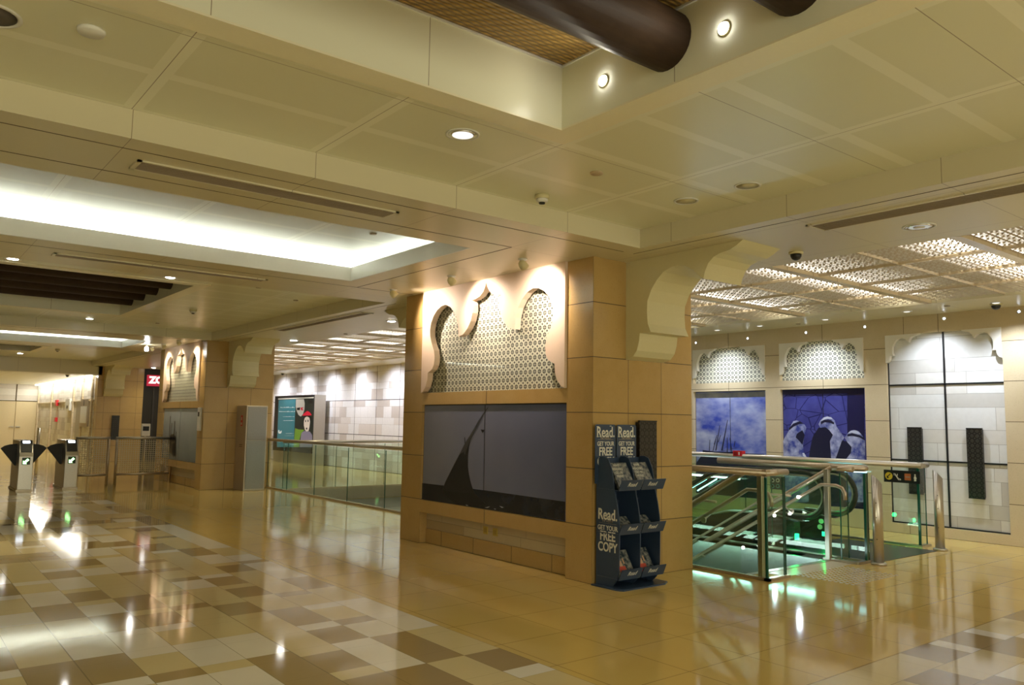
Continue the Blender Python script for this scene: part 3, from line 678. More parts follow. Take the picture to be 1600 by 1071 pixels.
smoke((-1.7, 20.5, ZU), 'tiny smoke detector in the farthest coffer')
def dome(loc, label, r=.055):
    t = thing('dome_camera', label, 'security camera', loc)
    MB().lathe([(r * 1.25, 0), (r * 1.25, -.02), (r, -.022)], n=20).build('collar', M['cream'], t)
    MB().lathe([(r, -.022), (r * .95, -.045), (r * .7, -.07), (r * .3, -.082), (.001, -.084)], n=20).build('dome', M['black'], t)
dome((1.34, -1.50, ZS), 'black dome camera beside the large cream bracket')
dome((6.265, -1.491, ZS), 'black dome camera on the soffit by the back wall', .06)
dome((-.55, 25.7, 3.02), 'distant black dome camera under the bulkhead')
p = on('z', ZS, 435, 545); dome((6.3, 23.3, ZS), 'tiny black dome camera above the advertising lightbox')
def vent(x0, x1, y0, y1, z, label):
    t = thing('air_vent', label, 'air vent', ((x0 + x1) / 2, (y0 + y1) / 2, z)); a, b = (x1 - x0) / 2, (y1 - y0) / 2
    m = MB(); m.box(-a, a, -b, -b + .02, -.012, .0); m.box(-a, a, b - .02, b, -.012, 0); m.box(-a, -a + .03, -b, b, -.012, 0); m.box(a - .03, a, -b, b, -.012, 0)
    m.build('frame', M['soffit'], t)
    s = MB(); L = a > b; k = 9
    MB().box(-a + .02, a - .02, -b + .02, b - .02, -.004, -.001).build('grille_back', M['brassgrey'], t)
    for i in range(1, k):
        if L: yy = -b + 2 * b * i / k; s.box(-a + .03, a - .03, yy - .003, yy + .003, -.009, -.004)
        else: xx = -a + 2 * a * i / k; s.box(xx - .003, xx + .003, -b + .03, b - .03, -.009, -.004)
    s.build('slat', M['brassgrey'], t)
vent(-4.456, -2.426, -.18, .06, ZS, 'long slotted air vent between the front coffer and the light cove')
vent(.43, .72, -6.2, -2.16, ZS, 'long slotted air vent right of the cream bracket')
vent(.28, .50, 5.6, 9.2, ZS, 'long slotted air vent inside the left archway')
vent(-4.35, -2.0, 3.75, 3.93, ZS, 'thin long air vent between the light cove and the middle log recess')
# aimed spotlights
def spotlight(px, py, yt, label, p=58):
    q = on('z', ZS - .03, px, py); q.x = -.45
    t = thing('spotlight', label, 'spotlight', (q.x, q.y, ZS))
    MB().lathe([(.05, 0), (.05, -.01), (.018, -.014), (.018, -.03)], n=18).build('ceiling_plate', M['white'], t)
    b = MB().lathe([(.012, -.05), (.035, -.035), (.048, 0.0), (.05, .045)], ax='z', n=20).build('shade', M['cream'], t)
    l = MB().lathe([(.045, .04), (.001, .046)], n=16).build('lamp', M['bulb'], t)
    d = (Vector((.06, yt - q.y, -.35 - .05))).normalized(); d = Vector((.62, (yt - q.y) * .6, -.55)).normalized()
    for o in (b, l): o.location = (0, 0, -.06); o.rotation_euler = d.to_track_quat('Z', 'Y').to_euler()
    spot(Vector((q.x, q.y, ZS - .06)) + d * .06, (0.0, yt, 2.92), p, 120, (1, .80, .66), 1, .03)
spotlight(815, 409, .75, 'ceiling spotlight aimed at the right lobe of the large arch panel')
spotlight(710, 436, 1.85, 'ceiling spotlight aimed at the middle of the large arch panel')
spotlight(628, 458, 2.95, 'ceiling spotlight at the far end of the large arch panel')
for k, yt in enumerate((12.95, 14.15, 15.2)):
    t = thing('spotlight', ('distant spotlight over the right part of the second arch panel', 'distant spotlight over the middle of the second arch panel', 'distant spotlight over the left part of the second arch panel')[k], 'spotlight', (-.45, yt, ZS))
    MB().lathe([(.05, 0), (.05, -.012), (.018, -.03)], n=14).build('ceiling_plate', M['white'], t)
    o = MB().lathe([(.015, -.05), (.05, 0), (.05, .045)], n=14).build('shade', M['cream'], t); o2 = MB().lathe([(.045, .04), (.001, .047)], n=12).build('lamp', M['bulb'], t)
    for q in (o, o2): q.location = (0, 0, -.06); q.rotation_euler = Vector((.7, 0, -.5)).to_track_quat('Z', 'Y').to_euler()
    spot((-.40, yt, ZS - .08), (0, yt, 2.8), 60, 100, (1, .80, .58), .8, .03)
t = thing('spotlight', 'bare glowing spotlight hanging left of the second arch panel', 'spotlight', (-.72, 14.6, ZS))
MB().tube([(0, 0, 0), (0, 0, -.05)], .015).build('stem', M['chrome'], t); MB().lathe([(.02, -.05), (.045, -.08), (.05, -.13), (.03, -.16), (.001, -.165)], n=14).build('lamp', M['bulb'], t)
# recess wall lamps, back wall bright spots drawn as glowing discs
for k, (x, y, z, lb) in enumerate(((-2.343, -2.489, 3.708, 'round glowing lamp left of the first log end in the woven recess'), (-2.343, -3.385, 3.695, 'round glowing lamp between the first and second log ends'),
                                  (-2.343, -4.2, 3.695, 'round glowing lamp beyond the second log end'))):
    t = thing('recess_lamp', lb, 'wall lamp', (x, y, z))
    MB().lathe([(.042, 0), (.042, -.006), (.036, -.009)], n=20, ax='x').build('rim_ring', M['cream'], t); MB().lathe([(.034, -.009), (.030, -.018), (.001, -.022)], n=20, ax='x').build('lamp', M['bulb'], t)
    spot((x - .04, y, z), (x - 2, y, z + .10), 3, 150, WARMW, 1, .03)
for px, py, lb in ((1087, 536, 'cloudy sky mural near the pier edge'), (1168, 529, 'cloudy sky mural'), (1259, 520, 'mural of headdresses'), (1351, 511, 'column left of the pale recess'), (1475, 498, 'pale block recess'), (1592, 487, 'right end of the back wall')):
    p = on('x', XB - .01, px, py)
    t = thing('glow_spot', 'tiny glowing spot on the lintel above the ' + lb, 'pin light', (XB, p.y, p.z))
    MB().lathe([(.03, 0), (.03, -.006)], n=14, ax='x').build('rim_ring', M['chrome'], t); MB().lathe([(.018, -.006), (.001, -.012)], n=14, ax='x').build('lamp', M['whiteglow'], t)
for y in (3.3, 1.4, -.5, -1.6, -4): spot((6.15, y, ZS - .02), (6.75, y, 1.3), 90, 105, COOL, 1, .02)
for k in range(8): spot((5.75, 9 + 2.15 * k, ZS - .02), (6.72, 9 + 2.15 * k, 1.7), 125, 120, (.93, .93, 1), 1, .04)
# ------------------------------------------------------------------ magazine stand in front of the main pier (faces -y)
t = thing('magazine_stand', 'dark navy cardboard magazine stand with free copy headers against the main pier', 'magazine stand', (0, 0, 0))
SX0, SXM, SX1 = .03, .325, .62
b = MB(); b.prism([(-.03, -.02), (-.02, -.36), (.02, -.42), (.62, -.42), (.72, -.36), (.72, -.02)], 'z', 0, .014); b.build('base_plate', M['navy'], t)
def sideprof(top):                                          # (y, z) outline of a side board
    return [(-.035, .014), (-.25, .014), (-.30, .06), (-.335, .12), (-.35, .22), (-.355, .50), (-.35, .66), (-.325, .80), (-.285, .95), (-.265, 1.08), (-.245, 1.16), (-.20, top - .02), (-.15, top), (-.09, top), (-.05, top - .03), (-.035, top - .09)]
for k, x in enumerate((SX0, SXM, SX1)):
    MB().prism(sideprof(1.27), 'x', x - .006, x + .006).build('side_board', M['navy'], t, bevel=.002)
MB().box(SX0, SX1, -.035, -.028, .014, 1.20).build('back_board', M['navy'], t)
for x0, x1 in ((-.02 + .0, .272), (.288, .58)):
    r = .025; P = [(x0, 1.0), (x1, 1.0)] + [(x1 - r + r * math.cos(a), 1.592 - r + r * math.sin(a)) for a in (0, .5, 1.05, 1.57)] + [(x0 + r + r * math.cos(a), 1.592 - r + r * math.sin(a)) for a in (1.57, 2.1, 2.62, 3.14)]
    h = MB().prism(P, 'y', -.062, -.054).build('header_board', M['navy'], t)
    xc = (x0 + x1) / 2
    text('Read.', 'lettering', M['whitepr'], h, (xc, -.0635, 1.510), RY, .150, bold=.002, sx=.78)
    MB().box(xc - .128, xc - .098, -.0645, -.062, 1.466, 1.472).box(xc - .128, xc - .100, -.0645, -.062, 1.567, 1.573).box(xc + .058, xc + .082, -.0645, -.062, 1.573, 1.579).box(xc - .088, xc - .064, -.0645, -.062, 1.466, 1.472).build('serif', M['whitepr'], h)
    text('THE WEEKLY', 'lettering', M['steeld'], h, (xc, -.0635, 1.452), RY, .026)
    MB().box(xc - .11, xc + .11, -.0635, -.062, 1.437, 1.439).build('rule_line', M['steeld'], h)
    text('GET YOUR', 'lettering', M['whitepr'], h, (xc, -.0635, 1.395), RY, .062, bold=.001, sx=.80)
    text('FREE', 'lettering', M['whitepr'], h, (xc, -.0635, 1.315), RY, .118, bold=.0025, sx=.78)
    text('COPY', 'lettering', M['whitepr'], h, (xc, -.0635, 1.215), RY, .118, bold=.0025, sx=.76)
sb = [o for o in t.children if o.name.startswith('side_board')][0]
yc, xs = -.195, SX0 - .0075
text('Read.', 'lettering', M['whitepr'], sb, (xs, yc, .70), RX, .150, bold=.003, sx=.80)
text('THE WEEKLY', 'lettering', M['steeld'], sb, (xs, yc, .638), RX, .026)
MB().box(xs, xs + .002, yc - .12, yc + .12, .618, .620).build('rule_line', M['steeld'], sb)
text('GET YOUR', 'lettering', M['whitepr'], sb, (xs, yc, .572), RX, .066, bold=.001, sx=.86)
text('FREE', 'lettering', M['whitepr'], sb, (xs, yc, .490), RX, .125, bold=.003, sx=.82)
text('COPY', 'lettering', M['whitepr'], sb, (xs, yc, .385), RX, .125, bold=.003, sx=.80)
printM = skymat('cover_print', (.03, .05, .07), (.30, .30, .28), 30, 3); redp = plain('red_garment_print', (.55, .06, .03), .5); skinp = plain('skin_print', (.55, .35, .22), .5)
for j, z0 in enumerate((.955, .53, .10)):
    for i, (xa, xb) in enumerate(((SX0 + .008, SXM - .008), (SXM + .008, SX1 - .008))):
        tr_ = MB(); tr_.prism([(-.05, z0 - .01), (-.355, z0 - .01), (-.40, z0 + .095), (-.394, z0 + .097), (-.35, z0), (-.05, z0)], 'x', xa - (.02 if i == 0 else .0), xb + (.05 if i else .0)); tb = tr_.build('tray', M['navy'], t)
        text('Read', 'lettering', M['whitepr'], tb, ((xa + xb) / 2, -.3815, z0 + .048), (math.radians(114), 0, 0), .062, shear=.3)
        MB().prism([(-.06, z0 + .005), (-.06, z0 + .30), (-.066, z0 + .30), (-.066, z0 + .005)], 'x', xa, xb).build('divider', M['navy'], t)
        mz = thing('magazine', f'{("stack of magazines on the top tray", "magazine low in the middle tray", "magazine with a red figure in the bottom tray")[j]}, {("left", "right")[i]} column of the stand', 'magazine', (0, 0, 0), 'magazines in the stand')
        yy = -.33 + .0; hgt = (.25, .14, .24)[j]
        c = MB().prism([(-.335, z0 + .004), (-.19, z0 + .004 + hgt), (-.165, z0 + .004 + hgt - .006), (-.30, z0 + .004)], 'x', xa + .02, xb - .03).build('cover', printM, mz)
        ang = math.atan2(hgt, .145)
        def onc(u, wd, hh, mt, u2):
            ya, yb = -.335 + .145 * u, -.335 + .145 * u2; za, zb = z0 + .004 + hgt * u, z0 + .004 + hgt * u2
            MB().prism([(ya - .002, za), (yb - .002, zb), (yb - .001, zb), (ya - .001, za)], 'x', wd, hh).build('cover_picture', mt, mz)
        if j == 0:
            for q in range(4): text(('WHY', 'READERS', 'GO IN', 'PRINT')[q], 'lettering', M['whitepr'], mz, (xa + .09, -.335 + .145 * (.9 - q * .14) - .003, z0 + .004 + hgt * (.9 - q * .14)), (ang, 0, 0), .036)
        if j == 2:
            onc(.10, xa + .06, xa + .15, redp, .42); onc(.42, xa + .08, xa + .12, skinp, .62); onc(.5, xa + .14, xa + .16, skinp, .7)
# ------------------------------------------------------------------ glass railings
def rail_tube(mb, pts, r=.032): return mb.tube(pts, r, 12)
def glazing(parent, ax, c, a, b, z0, z1, joints=()):
    cuts = [a] + list(joints) + [b]
    for p, q in zip(cuts[:-1], cuts[1:]):
        m = MB()
        if ax == 'x': m.box(c - .006, c + .006, p + .004, q - .004, z0, z1)
        else: m.box(p + .004, q - .004, c - .006, c + .006, z0, z1)
        m.build('glass_panel', M['glass'], parent)
    for q in cuts:
        m = MB()
        if ax == 'x': m.box(c - .0065, c + .0065, q - .004, q + .004, z0, z1)
        else: m.box(q - .004, q + .004, c - .0065, c + .0065, z0, z1)
        m.build('glass_edge', M['glassedge'], parent)
GX = 1.645; GY = -.905
t = thing('glass_railing', 'glass railing box nearest the magazine stand with thick bronze-toned handrail', 'railing', (0, 0, 0), 'glass railings round the stair opening')
glazing(t, 'x', GX, GY, 3.7, .02, 1.06, (.62, 2.16)); glazing(t, 'y', GY, GX, 1.99, .02, 1.06, (1.96,))
m = MB(); m.tube([(GX, 3.7, 1.11), (GX, GY - .03, 1.11)], .036, 12); m.tube([(GX - .03, GY, 1.11), (2.03, GY, 1.11)], .036, 12); m.build('handrail', M['steeld'], t)
MB().box(GX - .02, GX + .03, GY - .03, 3.7, 0, .03).box(GX - .02, 2.03, GY - .03, GY + .03, 0, .03).build('base_rail', M['steeld'], t)
MB().box(GX + .02, GX + .075, -.84, -.78, .0, 1.09).build('post', M['steeld'], t, bevel=.006)
MB().box(GX - .010, GX + .010, GY - .012, GY + .012, .03, 1.06).build('corner_glass_edge', M['glassedge'], t)
t = thing('glass_railing', 'long glass railing left of the main pier, in front of the stair void', 'railing', (0, 0, 0), 'glass railings round the stair opening')
glazing(t, 'x', 1.52, 3.75, 12.33, .02, 1.06, (5.3, 6.85, 8.3, 9.78, 11.2)); MB().tube([(1.52, 3.74, 1.11), (1.52, 12.34, 1.11)], .034, 12).build('handrail', M['steel'], t)
MB().box(1.50, 1.54, 3.74, 12.34, 0, .03).build('base_rail', M['steeld'], t)
t = thing('glass_railing', 'short crossing glass railing at the far left end of the void', 'railing', (0, 0, 0), 'glass railings round the stair opening')
glazing(t, 'y', 11.62, 1.60, 5.45, 0, 1.03, (2.9, 4.2)); MB().tube([(1.58, 11.62, 1.08), (5.5, 11.62, 1.08)], .034, 12).build('handrail', M['steel'], t); MB().box(1.6, 5.45, 11.60, 11.64, -.2, .02).build('base_rail', M['steeld'], t)
FX = 5.47
tfar = t = thing('glass_railing', 'long glass railing in front of the blue murals with bright steel handrail', 'railing', (0, 0, 0), 'glass railings round the stair opening')
glazing(t, 'x', FX, -.72, 11.6, .03, 1.06, (.62, 2.05, 3.5, 5.0, 6.5, 8.0, 9.5)); m = MB(); m.tube([(FX, 11.6, 1.10), (FX, -.78, 1.10)], .040, 14); m.tube([(FX - .02, -.74, 1.10), (FX + .22, -.74, 1.10)], .040, 14); m.build('handrail', M['steel'], t)
glazing(t, 'y', -.72, FX, FX + .20, .03, 1.06); MB().box(FX - .03, FX + .24, -.76, -.68, 0, .03).box(FX - .02, FX + .02, -.72, 11.6, 0, .03).build('base_rail', M['steel'], t)
MB().box(FX - .012, FX + .012, -.735, -.705, .03, 1.06).build('corner_glass_edge', M['glassedge'], t)
o = MB().box(FX - .05, FX + .05, 2.08, 2.25, 1.10, 1.19).build('warning_tag', M['red']); MB().box(FX - .052, FX - .050, 2.12, 2.14, 1.12, 1.17).build('white_stripe', M['whitepr'], o)
MB().box(FX - .055, FX - .05, 2.17, 2.23, 1.115, 1.175).build('push_plate', plain('dark_red', (.35, .01, .01), .4), o)
tag(o, 'small red alarm box clamped on the bright handrail before the cloudy sky mural', 'alarm box')
DX = 3.45
t = thing('glass_railing', 'middle glass railing between the stairs and the escalator', 'railing', (0, 0, 0), 'glass railings round the stair opening')
glazing(t, 'x', 3.64, -.93, 4.0, .02, 1.05, (.35, 1.9)); glazing(t, 'y', -.93, 3.64, 3.70, .02, 1.05)
glazing(t, 'y', -.72, DX, 3.62, .02, 1.05)
m = MB(); m.tube([(3.64, 1.2, 1.11), (3.64, -.75, 1.11)], .040, 12); m.tube([(DX - .02, -.62, 1.11), (DX + .22, -.90, 1.11), (3.72, -.90, 1.11)], .040, 12); m.build('handrail', M['steeld'], t)
MB().box(DX - .06, DX - .0, -.60, -.54, 0, 1.09).build('post', M['steel'], t, bevel=.006)
MB().box(DX - .03, 3.70, -.95, -.89, 0, .03).box(3.61, 3.67, -.93, 4, 0, .03).box(DX - .04, DX + .02, -.93, -.5, 0, .03).build('base_rail', M['steel'], t)
MB().box(3.625, 3.655, -.945, -.915, .03, 1.05).build('corner_glass_edge', M['glassedge'], t)
# ------------------------------------------------------------------ stairs
SL = math.tan(math.radians(30.5)); NS = 26; TR = .30; RS = TR * SL
st = MB()
for k in range(NS):
    y0 = -.55 + k * TR; z = -RS * (k + 1)
    st.box(1.78, 3.36, y0, y0 + TR + .02, z - .06, z); st.box(1.78, 3.36, y0 - .01, y0 + .01, z, z + RS - .06)
t = thing('staircase', 'staircase going down behind the nearest glass railing box', 'staircase', (0, 0, 0))
st.build('stair_tread', plain('stair_stone', (.40, .36, .28), .4), t)
def yzp(y0, y1, up, dn): return [(y0, up - (y0 + .55) * SL), (y1, up - (y1 + .55) * SL), (y1, dn - (y1 + .55) * SL), (y0, dn - (y0 + .55) * SL)]
MB().prism([(-.55, 0), (7.6, 0), (7.6, -5), (7.2, -5), (-.55, -.45)], 'x', 3.38, 3.44).build('steel_side_panel', M['teal'], t)
MB().prism([(-.55, -.02), (7.6, -.02), (7.6, -5), (7.2, -5), (-.55, -.45)], 'x', 1.69, 1.73).build('steel_side_panel', M['teal'], t)
MB().box(1.69, 3.44, -.56, -.53, -.5, -.0).build('nosing', M['steel'], t)
MB().box(1.70, 3.44, -.62, -.54, -.01, .006).build('edge_trim', M['steel'], t)
def slope_rail(x, ztop, r, y0, y1, hook, name='handrail', mt=None):
    # a rail that runs level near the stair head and then follows the slope
    m = MB(); pts = []
    if hook:
        pts += [(x, y0 - .30, ztop - .16), (x, y0 - .295, ztop - .08), (x, y0 - .26, ztop - .025), (x, y0 - .19, ztop)]
    else: pts += [(x, y0 - .28, ztop)]
    pts += [(x, y0, ztop), (x, y1, ztop - (y1 - y0) * SL)]
    m.tube(pts, r, 12); return m.build(name, mt or M['steeld'], t)
for x, s in ((1.80, 1), (3.36, -1)):
    slope_rail(x + (-.11 * s), 1.10, .034, -.60, 6, False)
    slope_rail(x + .03 * s, .905, .022, -.55, 6, True)
    slope_rail(x + .03 * s, .735, .016, .15, 6, False, 'lower_handrail')
    for k in range(4):
        y = -.05 + 1.3 * k; z = .905 - (y + .55) * SL
        MB().lathe([(.035, 0), (.035, .012)], c=(x + (-.1 * s), y, z - .08), n=14, ax='x').tube([(x - .1 * s, y, z - .08), (x + .03 * s, y, z - .02)], .01, 8).build('bracket', M['steel'], t)
    g = MB().prism([(-.55, 1.07), (5.5, 1.07 - 6.05 * SL), (5.5, .0 - 6.05 * SL), (-.55, .02)], 'x', x - .11 * s - .005, x - .11 * s + .005); g.build('glass_panel', M['glass'], t)
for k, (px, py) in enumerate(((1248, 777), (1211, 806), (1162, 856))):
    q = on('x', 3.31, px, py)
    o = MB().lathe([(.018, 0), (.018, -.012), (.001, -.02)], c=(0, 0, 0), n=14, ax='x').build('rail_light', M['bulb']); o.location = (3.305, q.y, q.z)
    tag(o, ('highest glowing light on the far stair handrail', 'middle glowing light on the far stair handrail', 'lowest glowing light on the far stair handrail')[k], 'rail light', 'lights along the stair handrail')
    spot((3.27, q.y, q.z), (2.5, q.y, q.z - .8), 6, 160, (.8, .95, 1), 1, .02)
# ------------------------------------------------------------------ escalator
t = thing('escalator', 'escalator going down behind the middle railing with curved black handrail and green lamp', 'escalator', (0, 0, 0))
EX0, EX1 = 3.80, 5.30
MB().box(EX0 - .08, EX1 + .03, -1.0, .35, -.02, .004).build('floor_plate', plain('escalator_plate', (.045, .055, .06), .3, .5), t)
stp = MB(); y, z = .35, .0
prof = []
for k in range(30):
    f = min(1, k / 3); stp_z = z - .20 * f; stp.box(4.06, 4.66, y, y + .40, stp_z - .12, stp_z); 
    y += .38; z = stp_z
stp.build('step', plain('escalator_step', (.07, .07, .07), .4, .6), t)
def balu(x):
    SE = .20 / .38
    def path(off):                                          # handrail centre line (y, z)
        r = .30 - off; P = [(.55, .40 + off)] + [(.08 + r * math.cos(a), .70 + r * math.sin(a)) for a in [math.radians(q) for q in range(-90, -271, -15)]]
        return P + [(.9, 1.0 - off), (1.25, .985 - off), (1.6, .90 - off)] + [(1.6 + d, .90 - off - d * SE) for d in (1.5, 3.5, 6, 9)]
    MB().tube([(x, a, b) for a, b in path(0)], .030, 10).build('handrail', M['rubber'], t)
    MB().tube([(x, a, b) for a, b in path(.045)], .014, 8).build('handrail_guide', M['steel'], t)
    gp = [(.55, .42)] + path(.05)[1:14] + [(1.2, .95), (1.6, .86), (10.6, .86 - 9 * SE), (10.6, .2 - 9 * SE), (1.6, .22), (1.2, .30), (.9, .36)]
    MB().prism(gp, 'x', x - .005, x + .005).build('glass_panel', M['glass'], t)
    MB().prism([(.18, 0), (.20, .34), (.60, .40), (1.2, .38), (1.7, .26), (10.6, .26 - 8.9 * SE), (10.6, -.4 - 8.9 * SE), (1.0, -.4), (.18, -.02)], 'x', x - .07, x + .07).build('skirt', M['dark'], t)
    MB().prism([(.06, .36), (.55, .41), (1.25, .385), (1.7, .27), (10.6, .27 - 8.9 * SE), (10.6, .285 - 8.9 * SE), (1.7, .285), (1.25, .40), (.55, .425)], 'x', x - .09, x + .09).build('deck', M['steel'], t)
balu(3.98); balu(4.74)
MB().box(3.86, 3.90, .12, .16, .12, .20).build('green_lamp', M['green'], t); MB().box(4.655, 4.665, .20, .24, .10, .16).build('green_lamp', M['green'], t)
for y, z in ((.10, .30), (.12, .22)): MB().lathe([(.035, 0), (.035, -.01)], c=(4.665, y + .15, z), n=14, ax='x').build('round_notice', M['whitepr'], t)
_g = bpy.data.lights.new('green_light', 'POINT'); _g.energy = 1.2; _g.color = (.02, 1, .2); _g.shadow_soft_size = .03
_o = bpy.data.objects.new('green_light', _g); COL.objects.link(_o); _o.location = (3.80, .14, .17)
_o = bpy.data.objects.new('green_light', _g); COL.objects.link(_o); _o.location = (4.5, .10, .30)
# bright lines drawn as glowing strips near the far rail
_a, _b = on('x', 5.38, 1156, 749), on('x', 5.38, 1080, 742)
MB().tube([_a, _b + (_b - _a) * .5], .014, 8).build('glow_strip', M['whiteglow'], tfar)
MB().tube([on('x', 5.40, 1354, 738), on('x', 5.40, 1300, 736)], .010, 8).build('glow_strip', M['cyan'], tfar)
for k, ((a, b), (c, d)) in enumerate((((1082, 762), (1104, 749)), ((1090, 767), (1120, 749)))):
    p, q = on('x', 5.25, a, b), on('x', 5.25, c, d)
    MB().tube([p, q], .010, 8).build('glow_strip', M['cyan'], tfar)
area((1.84, 1.6, -.12), (0, math.radians(-90), 0), .06, 3.6, 7, (.75, 1, .92))  # added light with no fixture, to brighten the steel stair panel
area((5.30, 2.5, .85), (0, math.radians(60), 0), .05, 3.5, 10, (.6, .9, 1))
area((2.6, 3.5, -1.0), (0, 0, 0), 1.0, 3, 20, (.75, 1, .9))  # added light without a fixture, hung in the stair void
# two round notices on a dark board by the escalator head
t = thing('notice_board', 'small dark board with round pictograms behind the corner of the nearest railing', 'sign')
a, b = on('x', 3.9, 1203, 744), on('x', 3.9, 1221, 766)
MB().box(3.90, 3.92, a.y, b.y, b.z, a.z).build('board', plain('notice_board', (.01, .05, .06), .3), t)
for py in (751, 760):
    for px in (1207, 1215):
        q = on('x', 3.897, px, py)
        MB().lathe([(.028, 0), (.028, .003)], c=(3.897, q.y, q.z), n=16, ax='x').build('pictogram', M['whitepr'] if py < 755 else plain('pictogram_teal', (.10, .40, .38), .4), t)
        MB().lathe([(.016, -.001), (.016, .0)], c=(3.897, q.y, q.z), n=12, ax='x').build('pictogram_core', M['black'], t)
# ------------------------------------------------------------------ bollards
def bollard(x, y, label):
    t = thing('reader_post', label, 'ticket reader post', (x, y, 0), 'slant-topped steel reader posts'); r = .058; n = 28
    m = MB(); A, Bv = [], []
    for k in range(n):
        a = 2 * math.pi * k / n; cx, cy = r * math.cos(a), r * math.sin(a); zt = .99 - (cx * .55 - cy * .55) * 1.3
        A.append(m.bm.verts.new((cx, cy, .03))); Bv.append(m.bm.verts.new((cx, cy, zt)))
    for k in range(n):
        f = m.bm.faces.new((A[k], A[(k + 1) % n], Bv[(k + 1) % n], Bv[k])); f.smooth = True
    m.bm.faces.new(Bv); m.bm.faces.new(A[::-1]); m.build('tube', M['steel'], t)
    MB().lathe([(.085, 0), (.085, .02), (.078, .03), (.06, .032)], n=28).build('base_flange', M['steel'], t)
    m = MB(); q = [(r * .62 * math.cos(2 * math.pi * k / 20), r * .62 * math.sin(2 * math.pi * k / 20)) for k in range(20)]
    m.face([(a, b, .993 - (a * .55 - b * .55) * 1.3) for a, b in q]); m.build('reader_face', M['brassgrey'], t, recalc=False)
    m = MB(); q = [(r * .3 * math.cos(2 * math.pi * k / 20), r * .3 * math.sin(2 * math.pi * k / 20)) for k in range(20)]
    m.face([(a, b, .995 - (a * .55 - b * .55) * 1.3) for a, b in q]); m.build('reader_lens', M['black'], t, recalc=False)
    for z in (.30, .55, .72): MB().lathe([(.006, 0), (.006, .004)], c=(-.060, -.015, z), n=8, ax='x').build('screw', M['black'], t)
bollard(3.63, -1.08, 'slant-topped steel reader post nearest the studded floor patch')
bollard(5.44, -.99, 'slant-topped steel reader post at the end of the long far railing')
# ------------------------------------------------------------------ direction sign
t = thing('direction_sign', 'black direction sign with yellow arrow and escalator pictogram on the far railing', 'sign')
sy0, sy1, sz0, sz1 = -.72, -.235, .862, 1.018; sxx = FX - .02
c0, c1 = on('x', sxx, 1381, 735), on('x', sxx, 1438, 755)
sy1, sy0, sz1, sz0 = c0.y, c1.y, c0.z + .008, c1.z - .016
MB().box(sxx - .006, sxx, sy0, sy1, sz0, sz1).build('board', M['black'], t)
X_ = sxx - .007; zm = (sz0 + sz1) / 2; W_ = sy1 - sy0
cy = sy1 - W_ * .145
d = MB().lathe([(.052, 0), (.052, -.002)], c=(X_, cy, zm), n=28, ax='x').build('yellow_disc', M['yellow'], t)
def flat(pts, mt, nm, par, x=X_ - .0035): return MB().prism([(p[0], p[1]) for p in pts], 'x', x, x + .001).build(nm, mt, par)
aw = [(0.028, -.030), (.028, .008), (.018, -.002), (-.020, .034), (-.028, .026), (.010, -.012), (0, -.022), (-.008, -.030)]
flat([(cy + a, zm + b) for a, b in aw], M['black'], 'arrow', d)
cy = sy1 - W_ * .39
e = MB().tube([(X_ - .001, cy + .055, zm + .036), (X_ - .001, cy + .035, zm + .036), (X_ - .001, cy - .012, zm - .03), (X_ - .001, cy - .04, zm - .034)], .005, 6).tube([(X_ - .001, cy + .055, zm + .020), (X_ - .001, cy + .03, zm + .018), (X_ - .001, cy - .012, zm - .045), (X_ - .001, cy - .042, zm - .046), (X_ - .001, cy - .04, zm - .034)], .005, 6)
e.tube([(X_ - .001, cy + .002, zm + .035), (X_ - .001, cy + .002, zm + .005)], .006, 6); e.build('escalator_pictogram', M['whitepr'], t)
cy = sy1 - W_ * .67; MB().box(X_ - .002, X_, cy - .042, cy + .042, zm - .045, zm + .045).build('orange_patch', M['orange'], t)
MB().box(X_ - .003, X_ - .002, cy - .03, cy + .03, zm - .006, zm + .006).build('patch_line', M['steeld'], t)
cy = sy1 - W_ * .88
flat([(cy + .012, zm + .02), (cy - .004, zm + .02), (cy - .020, zm - .018), (cy - .010, zm - .018), (cy - .012, zm - .05), (cy + .018, zm - .05), (cy + .016, zm - .018), (cy + .024, zm - .015)], M['whitepr'], 'person_pictogram', t)
MB().lathe([(.010, 0), (.010, -.002)], c=(X_ - .001, cy + .004, zm + .034), n=14, ax='x').build('person_head', M['whitepr'], t)
# studded floor patch
t = thing('tactile_paving', 'patch of raised metal studs on the floor at the stair head', 'tactile paving', (0, 0, 0))
m = MB()
for i in range(15):
    for j in range(11):
        x, y = 2.22 + i * .066, -1.52 + j * .062; m.lathe([(.019, 0), (.019, .002), (.013, .005)], c=(x, y, 0), n=8)
o = m.build('stud_field', M['steel'], t); o['kind'] = 'stuff'
MB().box(2.04, 3.40, -.875, -.63, .0, .002).build('landing_plate', plain('landing_stone', (.62, .55, .42), .25), t)
# ------------------------------------------------------------------ wall outlets under the grey mural
for k, (px, py) in enumerate(((759, 829), (774, 832))):
    p = on('x', .108, px, py); t = thing('wall_outlet', ('yellowed wall outlet left of its twin under the grey mural', 'yellowed wall outlet right of its twin under the grey mural')[k], 'wall outlet', (.110, p.y, p.z))
    MB().box(-.008, 0, -.045, .045, -.045, .045).build('plate', plain('brass_plate', (.55, .42, .10), .35, .3), t, bevel=.003)
    MB().box(-.011, -.008, -.028, .028, -.025, .025).build('cover_flap', plain('brass_flap', (.42, .31, .07), .4), t)
